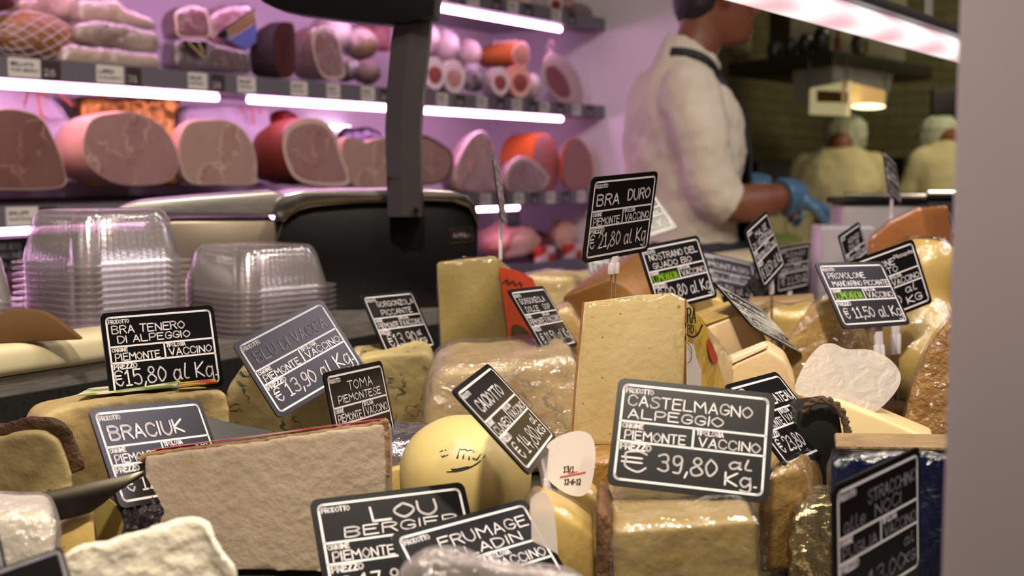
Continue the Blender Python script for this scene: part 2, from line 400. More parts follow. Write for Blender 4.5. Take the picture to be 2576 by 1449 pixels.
# ------------------------------------------------------------------ price signs
M_board = mat('black_sign_plastic', '0a0a0b', .26, '101011', 60, spec=.5)
M_print = mat('white_sign_print', 'e2dee0', .28)
M_chalk = mat('white_paint_pen', 'dcd8da', .28)
M_faint = mat('worn_paint_pen', '85838a', .6, '6d6b72', 200)
M_green = mat('green_paint_pen', '7cac1a', .3)
M_clip = mat('white_clip_plastic', 'ded8dc', .4)
M_pin = mat('steel_pin', 'b5b0aa', .25, metal=1)
M_tint = mat('green_tinted_patch', '101d0c', .4)
mm = .001
GRP = 'black cheese price signs'
def price_sign(T, w, label, prod=(), orig='PIEMONTE', tip='VACCINO', price=None, pen=None, caps=True, clip=(0, 0, 0), og=False, blank=False, faint=False, scale=1.0, pins=.05, tilt=None):
    ang = V(w).length; R = Matrix.Rotation(ang, 4, V(w).normalized()); Rw = R.to_3x3()
    root = empty('price_sign', V(T), label, 'price sign', GRP); root.rotation_euler = R.to_euler()
    bm = bmesh.new(); o = rrect(52.5 * mm, 37 * mm, 5 * mm)
    f = [bm.verts.new((p.x, 0, p.y)) for p in o]; b = [bm.verts.new((p.x, 1.6 * mm, p.y)) for p in o]
    bm.faces.new(f); bm.faces.new(b[::-1])
    for i in range(len(o)): bm.faces.new((f[i], b[i], b[(i + 1) % len(o)], f[(i + 1) % len(o)]))
    obj('board', bm, M_board, root, local=True)
    put = lambda x, z: V((x * mm, -.25 * mm, z * mm))
    put2 = lambda x, z: V((x * mm, -.4 * mm, z * mm))
    if not blank:
        bm = bmesh.new(); fr = [V((p.x / mm, p.y / mm, 0)) for p in rrect(48 * mm, 32.5 * mm, 3.2 * mm)]; ribbon(bm, fr + fr[:1], .85, put)
        ribbon(bm, [V((-48, 7.2, 0)), V((48, 7.2, 0))], .75, put); ribbon(bm, [V((-48, -6.5, 0)), V((48, -6.5, 0))], .75, put); ribbon(bm, [V((1, 7.2, 0)), V((1, -6.5, 0))], .75, put)
        if caps:
            for t, x, z, wd, h in (('PRODOTTO', -46, 27.2, 18, 3.1), ('ORIGINE', -46, 2.9, 13.5, 2.9), ('TIPOLOGIA', 3, 3.1, 17.5, 2.9), ('PREZZO', -46, -11.8, 20, 4.1)):
                write(bm, t, x, x + wd, z, h, .42 if h < 4 else .6, put, 0, 0)
        obj('printed_frame', bm, M_print, root, False, local=True, fix=False)
        bm = bmesh.new()
        if faint:
            b2 = bmesh.new()
            for t, x0, x1, z, h in prod: write(b2, t, x0, x1, z, h * .9, .65, put2)
            obj('faded_writing', b2, mat('rubbed_out_pen', '8a8890', .3, '5a5960', 300), root, False, local=True, fix=False); prod = ()
        for t, x0, x1, z, h in prod: write(bm, t, x0, x1, z + .9, h * .76, .52 if h < 10 else .8, put2)
        if tip: write(bm, tip, 5, 45, -4.6, 6.0, .5, put2)
        if orig and not og: write(bm, orig, -44, -4, -5.0, 6.0, .5, put2)
        for t, x0, x1, z, h in (price or ()): write(bm, t, x0, x1, z, h * .92, .66, put2)
        if len(bm.faces): obj('handwriting', bm, pen or M_chalk, root, False, local=True, fix=False)
        else: bm.free()
        if og:
            bm = bmesh.new(); write(bm, orig, -44, -3, -4.8, 7.5, .75, put2); g = obj('origin_writing', bm, M_green, root, False, local=True, fix=False); g['label'] = 'bright green handwriting'
    if clip:
        cx, cl, ca = clip; Ri = Rw.transposed()
        # the clip hangs down from the back of the board; it stays upright however the board leans
        base = V((cx * mm, 2.5 * mm, -30 * mm)); dn = (Ri @ V((0, 0, -1))).lerp(V((0, 0, -1)), ca).normalized(); side = V((1, 0, 0)); th = dn.cross(side).normalized(); side = th.cross(dn).normalized()
        L = (14 + cl) * mm
        room = max(.012, (V(T) + Rw @ base).z - DECK - .004); L = min(L, room * .7); pins = max(.004, min(pins, room - L))
        bm = bmesh.new(); box(bm, base + dn * L * .5, side * 5.5 * mm, th * 1.6 * mm, dn * L * .5); box(bm, base + dn * (L * .85) + side * 4 * mm, side * 3 * mm, th * 1.8 * mm, dn * L * .25)
        box(bm, base + dn * (L * .85) - side * 4 * mm, side * 3 * mm, th * 1.8 * mm, dn * L * .25); bev(bm, .0006, 2); obj('clip', bm, M_clip, root, local=True)
        for sx in (-3.6, 3.6):
            bm = bmesh.new(); a = base + dn * L * .95 + side * sx * mm; tube(bm, [a, a + dn * pins], .0007, 8); obj('pin', bm, M_pin, root, local=True)
    return root
E_ = '€'
def pr(t, x0=-42, x1=45, z=-26, h=12): return [(t, x0, x1, z, h)]
def shift(T, k): o = V((0, 0, EYE)); return o + (V(T) - o) * k
SIGNS = []
def sg(*a, **k): s = price_sign(*a, **k); SIGNS.append(s); return s
sg((-.304, 1.069, 1.042), (-.238, -.086, .704), 'black sign BRA TENERO DI ALPEGGIO on the pale wheel', [('BRA TENERO', -44, 22, 17.5, 8.5), ('DI ALPEGGIO', -40, 26, 8.5 + 1, 7.6)], price=pr('€15,80 al Kg.', -47, 47, -26, 14), clip=(0, 0, 0))
sg((-.252, .876, .998), (-.519, -.184, 1.021), 'black sign BRACIUK standing behind the knife blade', [('BRACIUK', -42, 26, 11, 13)], price=pr('€ 12,80 al Kg', -42, 45), clip=(0, 6, .3))
sg((-.183, 1.062, 1.038), (-.341, -.493, .784), 'tilted sign BLU DI VACCA in faded pen', [('BLU DI VACCA.', -40, 44, 12.5, 11)], price=pr('€ 13,90 al kg.', -44, 46, -25, 13), faint=True, clip=(18, 10, .2))
sg((-.123, 1.005, 1.002), (-.24, -.1, 1.225), 'black sign TOMA PIEMONTESE at the corner of the pinkish block', [('TOMA', -18, 26, 18, 9.5), ('PIEMONTESE', -38, 38, 9, 7.5)], price=pr('€ 12,50 al Kg.', -44, 46), clip=(0, 4, .2))
sg((-.126, 1.377, 1.029), (-.466, -.237, 1.075), 'black sign GORGONZOLA PICCANTE on the blue veined slab', [('GORGONZOLA', -30, 44, 19.5, 8), ('PICCANTE', -28, 34, 9.2, 8)], price=[('€13,90', -38, 20, -27, 15), ('al', 25, 33, -18, 6), ('KG', 24, 38, -28, 6)], clip=(0, 0, .2))
sg((.033, 1.254, 1.048), (-.544, -.31, 1.182), 'black sign GORGONZOLA DOLCE DOP on the wrapped gorgonzola', [('GORGONZOLA', -40, 32, 18, 8), ('DOLCE', -36, 0, 8.8, 7.5), ('DOP', 16, 36, 9.2, 7.5)], price=pr('€ 11,50 al Kg', -40, 45), clip=(0, 0, .2))
sg((-.003, .834, 1.032), (-.629, -.533, 1.287), 'steeply tilted black sign CACIOTTO leaning on the yellow dome', [('CACIOTTO', -36, 30, 12, 12)], orig='CUNEO', price=[('€ 14,80', -40, 22, -28, 14), ('al', 30, 42, -17, 7), ('KG', 26, 42, -27, 7)], clip=(10, 22, .3))
sg((.096, 1.083, 1.159), (.176, .029, .911), 'black sign BRA DURO standing above the tall pale wedge', [('BRA', -42, -8, 11, 12), ('DURO', 6, 42, 13, 12)], price=pr('€ 21,80 al Kg', -46, 43, -25, 13), clip=(-2, 6, .1))
sg((.161, 1.67, 1.132), (-.719, -.388, .194), 'dark sign mostly hidden behind the BRA DURO sign', [('FONTINA', -40, 30, 13, 10)], price=pr('€ 14,20 al Kg', -44, 46, -26, 13), clip=(0, 40, .2), pins=.07)
sg((.184, 1.36, 1.086), (-.291, -.211, .738), 'black sign NOSTRANO DEL GUADO BIO with green writing', [('NOSTRANO DEL', -40, 42, 18, 9), ('GUADO BIO', -38, 28, 8.8, 8)], orig='LOMBARDIA', og=True, price=pr('€ 20,80 al Kg', -44, 45, -25, 13), clip=(0, 14, .2))
sg((.167, 1.98, 1.052), (-.684, .063, .413), 'small dim sign low behind the BRA DURO clip', [('TALEGGIO', -40, 20, 13, 10)], price=pr('€ 10,90 al kg', -44, 44), clip=(0, 10, .2))
sg((.306, 1.49, 1.104), (-.152, -.337, 1.082), 'narrow looking sign MALGE DI VEZZENA in front of the green tiles', [('MALGE', -20, 30, 18, 9), ('DI VEZZENA', -40, 42, 8.8, 8)], orig='TRENTINO', price=pr('€ 18,50 al kg', -42, 46, -27, 13), clip=(0, 10, .1), pins=.07)
sg((.461, 2.015, 1.039), (.069, -.012, .845), 'dim sign ASIAGO NERO behind the MALGE sign', [('ASIAGO', -30, 34, 19, 9), ('NERO', -20, 24, 9, 8)], orig='VENETO', price=[('€ 13,50', -38, 26, -26, 13), ('al', 32, 42, -17, 6), ('KG', 31, 43, -26, 6)], clip=(-6, 16, .1))
sg((.345, 1.95, 1.028), (-.5, .1, .5), 'dull grey sign half hidden behind the right edge of the NOSTRANO sign', [('MONTASIO', -40, 40, 13, 10)], orig='FRIULI', price=pr('€ 14,50 al kg'), clip=(0, 6, .1))
sg((.395, 1.93, 1.030), (.3, .62, 1.05), 'dark slanted sign low between the NOSTRANO and MALGE signs', [('LATTERIA', -40, 40, 13, 10)], orig='VENETO', price=pr('€ 12,50 al kg'), clip=(0, 6, .1))
sg((.476, 1.705, 1.083), (-.166, -.273, 1.011), 'small slanted sign in front of the orange wedge', [('ASIAGO', -20, 34, 18, 8), ('DOLCE', -24, 26, 8.8, 8)], orig='VENETO', price=pr('€ 11,90 al kg'), clip=(0, 20, .1), pins=.07)
sg((.356, 1.246, 1.074), (-.56, -.15, .611), 'black sign PROVOLONE MANDARINO PICCANTE with green writing', [('PROVOLONE', -42, 14, 17.5, 8), ('MANDARINO PICCANTE', -40, 46, 8.8, 7)], orig='LOMBARDIA', og=True, price=pr('€ 11,50 al Kg', -42, 45, -26, 12), clip=(6, 26, .2), pins=.07)
sg((.409, 1.337, 1.076), (-.15, -.28, .463), 'tilted sign PROVOLONE PICCANTE half hidden behind another provolone sign', [('PROVOLONE', -44, 16, 17, 9), ('Piccante', 18, 46, 22, 5), ('GHETTO', -30, 18, 8.8, 8)], price=[('€ 12,50', -42, 10, -26, 12), ('al', 20, 36, -16, 8), ('KG', 18, 40, -28, 8)], clip=(0, 30, .1), pins=.07)
sg((.664, 1.837, 1.03), (-.001, -.238, .053), 'black sign PROVOLONE running behind the grey post', [('PROVOLONE', -46, 10, 17, 8), ('DOLCE', 10, 40, 8.8, 8)], price=pr('€ 11,50 al Kg'), clip=(0, 12, .1))
sg((.647, 2.112, 1.186), (-.305, .095, 1.068), 'dark narrow sign on a white stalk standing in the orange wedge', [('BITTO', -30, 30, 13, 11)], price=pr('€ 21,00 al kg'), clip=(-10, 45, 0), pins=.05)
sg((.86, 2.46, 1.067), (-.051, -.368, .747), 'small tilted dark sign far off beside the grey post', [('SPALLA', -30, 30, 13, 11)], price=pr('€ 9,90 al kg'), clip=(0, 30, .1))
sg((-.014, 1.488, 1.173), (-.207, -.002, 1.506), 'sign seen edge on above the red labelled wedge', [('RASCHERA', -38, 38, 13, 10)], price=pr('€ 12,90 al kg'), clip=(-14, 34, 0), pins=.03)
sg((.252, 1.256, 1.048), (-1.017, -.056, .929), 'leaning sign seen from its edge between two yellow cheeses', [('FONTINA', -38, 36, 13, 11)], price=pr('€ 15,50 al Kg'), clip=(10, 20, .3), pins=.03)
sg((.119, .806, 1.022), (-.465, .113, -.132), 'large black sign CASTELMAGNO ALPEGGIO on the wrapped block', [('CASTELMAGNO', -44, 38, 17.5, 9.5), ('ALPEGGIO', -43, 20, 9, 8)], price=[('€', -44, -28, -26, 15), ('39,80', -20, 18, -24, 12), ('al', 26, 40, -17, 7), ('Kg.', 24, 44, -28, 9)], clip=None)
sg((.2, .901, 1.017), (-.7, -.334, .972), 'black sign ending in AU at 23,80 behind the CASTELMAGNO sign', [('COMTE PLATEAU', -46, 46, 11, 10)], price=pr('€ 23,80 al Kg', -42, 46, -25, 12), clip=(26, 24, .3), pins=.03)
sg(shift((-.071, .76, .964), 1.015), (-.586, -.132, .396), 'black sign LOU BERGIER in front of the pinkish block', [('LOU', -14, 30, 17, 12), ('BERGIER', -34, 42, 8.6, 8)], price=pr('€ 17,80 al Kg'), clip=None)
sg(shift((-.016, .763, .95), .975), (-.765, -.308, .602), 'black sign FRUMAGE BALADIN overlapping the LOU BERGIER sign', [('FRUMAGE', -24, 44, 17.5, 9.5), ('BALADIN', -30, 34, 8.6, 8)], price=pr('€ 19,80 al Kg'), clip=None)
sg((.202, .663, 1.002), (-.009, -.044, .838), 'dim blurred sign STRACCHINO ALLE NOCI in front of the blue wrapped cheese', [('STRACCHINO', -14, 46, 18, 9), ('alle', -42, -18, 9, 9), ('NOCI', -6, 26, 9, 9)], orig='PUGLIA', price=[('13,00', -14, 30, -28, 10), ('al', 30, 42, -16, 6), ('KG', 30, 44, -27, 6)], pen=M_faint, clip=None)
# ------------------------------------------------------------------ cheeses
M_pale = mat('pale_paste', 'e2cc98', .45, 'd2b67e', 14, bump=.12, bscale=160, spots=[('b08c54', 62, .12), ('a07844', 120, .10)])
M_white = mat('white_crumbly_paste', 'f2eada', .6, 'e2d6bc', 22, bump=.35, bscale=140, veins=[('b7a878', 30, .015, .52)])
M_pink = mat('pinkish_crumbly_paste', 'b4a18c', .65, 'a2907c', 30, bump=.2, bscale=170, veins=[('a58a5c', 26, .014, .56)])
M_tan = mat('tan_paste_with_holes', 'c6b07c', .5, 'b49c66', 12, bump=.25, bscale=70, spots=[('8a6a34', 55, .13)])
M_gold = mat('golden_rind', 'c4a462', .5, 'b08e4a', 20, bump=.2)
M_yellow = mat('yellow_paste', 'd4b872', .45, 'c6a65a', 12, bump=.1, spots=[('a47c2e', 90, .08)])
M_olive = mat('olive_yellow_paste', 'ac9860', .45, '9c884e', 10, bump=.1, bscale=200, spots=[('84662e', 110, .1), ('9a7c40', 60, .07)])
M_apric = mat('apricot_paste', 'e2c69c', .45, 'd8b884', 10, bump=.1)
M_orange = mat('orange_paste', 'bc7c48', .4, 'ac6a38', 14, bump=.2, spots=[('e8c090', 45, .07)])
M_rind = mat('brown_rind', '7a5632', .7, '5a3c22', 30, bump=.8, bscale=80)
M_rindd = mat('dark_brown_crust', '4a3422', .6, '6a4c30', 40, bump=1, bscale=60)
M_blue = mat('blue_veined_paste', 'd6c48c', .45, 'c4ae72', 12, bump=.2, veins=[('3c4a4a', 30, .035, .5), ('56644e', 55, .03, .52)])
M_goldf = mat('flecked_wrapped_rind', 'b0864e', .45, '916838', 60, bump=.6, bscale=120, spots=[('5c3c20', 60, .1)])
M_film = film('cling_film', gloss=.05, rough=.10, bump=.5, bscale=60)
M_film2 = film('tight_cling_film', gloss=.04, rough=.08, bump=.35, bscale=38)
M_filmh = film('bunched_film', gloss=.16, rough=.16, bump=.7, bscale=70, milk=.16)
CZ = 'cut cheeses in the counter'
def cheese(name, label, face, vec, m, r=.004, rough=None, group=CZ, w=None, taper=1.0, seg=3):
    c = sum(face, V()) / len(face); x, y, z = vec
    v = V((c.x / c.y * y + x, y, z))                                   # back end straight behind the face as seen along the sight line, plus x
    o = obj(name, slab(face, v, r, seg, taper), m); tag(o, label, 'cheese', group)
    if rough: organic(o, *rough)
    if w: wrap(o, w if not isinstance(w, bool) else M_film)
    return o
def patch(parent, name, px, p0, nrm, m, lift=.0012, t=.0006, label=None):
    """thin paper or foil lying on one face of a cheese"""
    nrm = nrm.normalized(); pts = [PL(x, y, p0 + nrm * lift, nrm) for x, y in px]
    o = obj(name, plate(pts, nrm, t), m, parent, False)
    if label: o['label'] = label
    return o
VA, VL = (.048, .09, -.066), (.07, .13, -.062)
def fullv(face, v): c = sum(face, V()) / len(face); return V((c.x / c.y * v[1] + v[0], v[1], v[2]))
# tall pale wedge under the BRA DURO sign
fA = facepts([(1441, 1118), (1446, 1000), (1462, 830), (1469, 760), (1530, 752), (1600, 742), (1690, 737), (1724, 752), (1722, 900), (1712, 1118)], 1.03, az(6))
braduro = cheese('cheese_wedge', 'tall pale wedge with small holes and a yellow label on its side', fA, VA, M_pale, .004, None, w=M_film2)
e0, e1, e2 = fA[7], fA[9], fA[9] + V((1, 0, 0)) * fullv(fA, VA).x + V((0, VA[1], 0)); nS = (e1 - e0).cross(e2 - e0).normalized(); nS = nS if nS.y < 0 else -nS
M_ylab = mat('yellow_label', 'd6b23c', .35); M_wlab = mat('white_label', 'ddd3c8', .4); M_rlab = mat('red_label_print', 'b5362c', .35); M_ink = mat('dark_label_ink', '2a2830', .5)
patch(braduro, 'side_label', [(1729, 775), (1766, 800), (1790, 860), (1805, 905), (1822, 960), (1822, 1080), (1729, 1080)], e0, nS, M_ylab, .0035)
patch(braduro, 'side_label', [(1729, 860), (1746, 868), (1752, 900), (1764, 930), (1764, 1080), (1729, 1080)], e0, nS, M_wlab, .0050)
patch(braduro, 'red_medallion', smooth_loop([V((1783, 852, 0)), V((1796, 880, 0)), V((1806, 905, 0)), V((1800, 918, 0)), V((1788, 900, 0)), V((1782, 872, 0))], 4) and [(p.x, p.y) for p in smooth_loop([V((1783, 852, 0)), V((1797, 878, 0)), V((1806, 902, 0)), V((1800, 918, 0)), V((1788, 902, 0)), V((1781, 872, 0))], 4)], e0, nS, M_rlab, .0050)
bm = bmesh.new(); putS = lambda x, y: PL(x, -y, e0 + nS * .0062, nS)
for t, x0, x1, y, h in (('RA', 1729, 1750, -812, 36), ('RO', 1730, 1745, -838, 20)): write(bm, t, x0, x1, y, h, 1.6 if h > 25 else 1.1, putS, 0, 0)
ribbon(bm, smooth_loop([V((1729, -842, 0)), V((1742, -848, 0)), V((1756, -840, 0)), V((1766, -818, 0))], 4, False), 2.2, putS)
ribbon(bm, smooth_loop([V((1729, -862, 0)), V((1740, -880, 0)), V((1738, -905, 0)), V((1729, -914, 0))], 4, False), .8, putS)
obj('label_print', bm, M_ink, braduro, False, fix=False)
M_redrind = mat('reddish_rind', 'ac7a4e', .5, '94603c', 60)
for a_, n_ in ((fA[:4], 5), (fA[7:], 4)):
    bm = bmesh.new(); cr = smooth_loop([p + V((0, .001, 0)) for p in a_], n_, False); tube(bm, cr, [(.0012, .0012)] * len(cr), 8); obj('rind_edge', bm, M_redrind, braduro)
# wedge with red label
fL = facepts([(1112, 935), (1103, 820), (1097, 700), (1095, 657), (1170, 648), (1247, 641), (1262, 720), (1280, 830), (1294, 935)], 1.42, az(8))
fL = [V((p.x, p.y, FLOORZ)) if i in (0, 8) else p for i, p in enumerate(fL)]
redw = cheese('cheese_wedge', 'tall olive yellow wedge with a red printed label beside the black scale', fL, VL, M_olive, .004, None, w=M_film2)
q0, q1, q2 = fL[5], fL[8], fL[8] + V((1, 0, 0)) * fullv(fL, VL).x + V((0, VL[1], 0)); nL = (q1 - q0).cross(q2 - q0).normalized(); nL = nL if nL.y < 0 else -nL
M_red = mat('glossy_red_label', 'c8402c', .3, 'd4552e', 12); M_dgr = mat('dark_green_print', '34412c', .4, '262f20', 60)
patch(redw, 'red_label', [(1256, 672), (1300, 680), (1340, 700), (1352, 730), (1380, 860), (1288, 935), (1280, 850), (1266, 740)], q0, nL, M_red, .004)
gl = [(p.x, p.y) for p in smooth_loop([V((1288, 822, 0)), V((1320, 826, 0)), V((1345, 858, 0)), V((1345, 900, 0)), V((1296, 915, 0))], 4)]
patch(redw, 'green_print', gl, q0, nL, M_dgr, .0048)
bm = bmesh.new(); putL = lambda x, y: PL(x, -y, q0 + nL * .0052, nL)
for k in range(3): ribbon(bm, smooth_loop([V((1266 + 17 * k, -712 - 3 * k, 0)), V((1274 + 17 * k, -704 - 3 * k, 0)), V((1280 + 17 * k, -714 - 3 * k, 0))], 4, False), 1.6, putL)
obj('label_print', bm, M_dgr, redw, False, fix=False)
# big pinkish block in the foreground
gA = az(-4, 4)
fG = facepts([(372, None), (360, 1300), (362, 1148), (385, 1143), (640, 1110), (940, 1067), (968, 1068), (972, 1200), (968, 1449), (968, None)], .845, gA)
pinkb = cheese('cheese_block', 'large pinkish grey crumbly block with a red and white label on top', fG, (.010, .055, -.010), M_pink, .003, None)
organic(pinkb, .0022, .0010, .006, 3)
bm = bmesh.new(); cr = smooth_loop([p + V((0, .0035, -.001)) for p in (fG[1], fG[2].lerp(fG[1], .4), fG[2], fG[4], fG[5], fG[6], fG[7])], 6, False); tube(bm, cr, [.0024] * len(cr), 8); organic(obj('rind_edge', bm, mat('tan_rind', '9c7c58', .7, '7c5c3c', 60, bump=.5), pinkb), .0014, .002, .006, 0)
bm = bmesh.new()
t0, t1 = fG[2], fG[6]; vec = fullv(fG, (.010, .055, -.010)); up = V((0, 0, .0035)); off = V((0, 0, .001))
lab = [t0.lerp(t1, .02) + vec * .04, t0.lerp(t1, .98) + vec * .04, t0.lerp(t1, .98) + vec * .95, t0.lerp(t1, .02) + vec * .95]
obj('top_label', slab([p + up for p in lab], V((0, 0, .0007)), 0), mat('red_white_label', 'b8323e', .25, 'd9c8c4', 16, detail=0, sharp=.03, stretch=(1, 3, 1)), pinkb, False)
# white crumbly cheese, front left
fF = facepts([(160, None), (163, 1392), (200, 1372), (290, 1352), (400, 1320), (470, 1300), (505, 1297), (528, 1310), (560, 1380), (600, 1430), (625, None)], .62, az(3, 30))
o = cheese('cheese_block', 'bright white crumbly block in the front left corner', fF, (-.012, .05, -.022), M_white, .005, None); organic(o, .0018, .0035, .010, 2)
# wrapped white cheese at left edge
fF = facepts([(-60, None), (-60, 1300), (0, 1295), (112, 1294), (135, 1310), (142, 1345), (140, 1400), (145, None)], .72, az(8, 6))
cheese('cheese_block', 'small white block wrapped in shiny film under the knife blade', fF, (0, .05, 0), M_white, .005, (.003, .003, .02), w=M_filmh)
# brown rinded wedge left
fF = facepts([(-60, None), (-60, 1092), (0, 1098), (60, 1084), (110, 1082), (145, 1098), (165, 1140), (185, 1200), (196, None)], .90, az(2, 3))
br = cheese('cheese_wedge', 'tan half wheel with a dark shiny brown crust at the left edge', fF, (0, .08, -.012), M_tan, .004, (.0025, .003, .015))
bm = bmesh.new(); cr = smooth_loop([p + V((0, .004, .002)) for p in fF[1:8]], 3, False)
cr = [p + V((0, .004, 0)) for p in cr]; tube(bm, cr, [(.007, .0034)] * len(cr), 10, up=V((0, 1, 0))); ring = obj('crust', bm, M_rindd, br); organic(ring, .0016, .0022, .006, 1)
# wide tan wheel behind BRACIUK
fF = facepts([(100, None), (98, 1070), (112, 1046), (150, 1028), (260, 1008), (420, 992), (560, 982), (572, 990), (580, 1060), (584, None)], 1.0, az(10))
wh = cheese('half_cheese', 'tan half wheel with holes under the BRA TENERO sign', fF, (-.02, .10, -.012), M_tan, .006, (.003, .003, .02))
tt = [fF[3], fF[6]]
lb = [fF[3].lerp(fF[6], .06) + V((-.005, .03, .0035)), fF[3].lerp(fF[6], .70) + V((-.004, .02, .0035)), fF[3].lerp(fF[6], .72) + V((-.02, .09, -.002)), fF[3].lerp(fF[6], .1) + V((-.02, .09, -.002))]
obj('paper_label', slab(lb, V((0, 0, .0012)), 0), mat('green_yellow_label', '7fa04a', .4, 'e8ddc0', 40, detail=0, sharp=.04), wh, False)
lb = [fF[3].lerp(fF[6], .70) + V((.0, .012, .005)), fF[3].lerp(fF[6], .95) + V((.0, .01, .005)), fF[3].lerp(fF[6], .95) + V((-.012, .05, .001)), fF[3].lerp(fF[6], .72) + V((-.012, .05, .001))]
obj('paper_label', slab(lb, V((0, 0, .0012)), 0), mat('yellow_red_label', 'e2bc2e', .4, 'c8401e', 60, detail=0, sharp=.03), wh, False)
# blue veined slabs
fF = facepts([(570, None), (567, 985), (585, 960), (612, 920), (690, 916), (840, 918), (900, 926), (905, None)], 1.10, az(12))
cheese('blue_cheese', 'blue veined wedge under the tilted BLU DI VACCA sign', fF, (0, .10, -.012), M_blue, .005, (.003, .003, .02))
fF = facepts([(902, None), (900, 900), (960, 890), (1070, 884), (1088, 896), (1100, 940), (1103, None)], 1.30, az(8))
cheese('blue_cheese', 'blue veined slab standing under the GORGONZOLA PICCANTE sign', fF, (.0, .09, 0), M_blue, .005, (.003, .003, .02))
fF = facepts([(890, None), (888, 886), (1000, 876), (1005, None)], 1.43, az(8))
cheese('blue_cheese', 'low pale slab behind the upright blue veined slab', fF, (.0, .05, 0), M_pale, .004)
# big wrapped gorgonzola
fF = facepts([(1058, None), (1070, 1030), (1095, 945), (1130, 922), (1250, 915), (1380, 905), (1452, 900), (1490, None)], 1.12, az(6))
M_gorg = mat('creamy_gorgonzola', 'd9c292', .4, 'c7a876', 18, bump=.3, bscale=60, veins=[('8a8468', 26, .02, .55), ('b48a66', 14, .06, .54)])
cheese('blue_cheese', 'big creamy gorgonzola wrapped in crinkled film behind the CACIOTTO sign', fF, (-.006, .15, .002), M_gorg, .008, (.004, .007, .03), w=film('gorgonzola_film', gloss=.14, rough=.10, bump=.9, bscale=40, milk=.06))
# silver foil pack
fF = facepts([(962, None), (962, 1180), (968, 1098), (1040, 1100), (1110, 1106), (1110, None)], 1.0, az(2, 20))
M_foil = mat('silver_foil', 'e4dce6', .16, 'b8aeb6', 30, metal=.9, bump=.6, bscale=40)
fp = cheese('cheese_wedge', 'orange wedge in silver and yellow foil beside the pinkish block', fF, (0, .07, 0), M_foil, .006, (.003, .004, .02))
fb = facepts([(964, None), (966, 1186), (1000, 1178), (1030, 1168), (1032, None)], .975, az(4)); obj('cut_paste', slab(fb, V((0, .012, 0)), .002), M_yellow, fp)
# yellow dome (caciotto)
cD = D(1172, 1250, .945); cD.z = DECK + .0475
o = obj('cheese_dome', lump(cD, V((.0515, 0, 0)), V((0, .05, 0)), V((0, 0, .0468)), .92, .001, 6, 48), mat('smooth_yellow_rind', 'd8c484', .38, 'ccb470', 8, bump=.05)); tag(o, 'smooth yellow rounded caciotto with a black oval stamp', 'cheese', CZ)
for v in o.data.vertices:
    if v.co.z + o.location.z < DECK + .0006: v.co.z = DECK + .0006 - o.location.z
bm = bmesh.new()
def putD(x, y):                                                       # onto the dome: along the view ray until it meets the rind
    r = ray(x, -y).normalized(); lo, hi = .6, 1.2; O3 = V((0, 0, EYE))
    for k in range(300):
        p = O3 + r * (.82 + k * .0006); q = p - cD
        if (abs(q.x / .0522) ** 2.1 + abs(q.y / .0507) ** 2.1 + abs(q.z / .0475) ** 2.1) < 1: break
    return p
ov = [V((1085 + 0, -1190, 0)), V((1120, -1188, 0)), V((1170, -1180, 0)), V((1208, -1160, 0)), V((1221, -1138, 0)), V((1205, -1118, 0)), V((1180, -1110, 0))]
ribbon(bm, smooth_loop(ov, 6, False), 1.6, putD); ribbon(bm, [V((1104, -1183, 0)), V((1150, -1181, 0)), V((1178, -1175, 0))], 2.6, putD)
for st in ('1150,1152 1158,1130 1172,1130', '1168,1130 1165,1152', '1172,1133 1190,1131', '1183,1131 1180,1155', '1190,1136 1205,1132 1209,1145 1200,1156 1190,1153', '1104,1136 1114,1134', '1120,1132 1128,1131', '1100,1142 1110,1146', '1112,1150 1126,1144'):
    ribbon(bm, [V((float(a.split(',')[0]), -float(a.split(',')[1]), 0)) for a in st.split()], 2.3, putD)
obj('ink_stamp', bm, M_ink, o, False, fix=False)
# wrapped yellow pieces right of the dome
fF = facepts([(1325, None), (1328, 1290), (1340, 1262), (1400, 1285), (1460, 1320), (1494, 1350), (1498, None)], .79, az(10))
cheese('cheese_wedge', 'pale yellow wedge in tight film just right of the yellow dome', fF, (.0, .05, 0), M_yellow, .004, None, w=M_film2)
fF = facepts([(1400, None), (1402, 1238), (1470, 1232), (1505, 1258), (1512, None)], .865, az(6))
cheese('cheese_wedge', 'yellow wedge behind the white date card', fF, (0, .04, 0), M_yellow, .004, None, w=M_film2)
# flat wrapped wheel carrying the tall pale wedge
zt = fA[0].z - .001
pl = [D(1405, 1200, .99), D(1600, 1200, .985), D(1760, 1200, 1.04), D(1780, 1100, 1.2), D(1500, 1100, 1.2)]
pl = [V((p.x, p.y, FLOORZ)) for p in smooth_loop(pl, 4)]
cheese('wrapped_cheese', 'flat brown wrapped wheel carrying the tall pale wedge', pl, (0, 0, zt - FLOORZ), mat('amber_wrapped_rind', 'a9803c', .4, '8f6428', 18, bump=.4), .005, None, w=M_film)
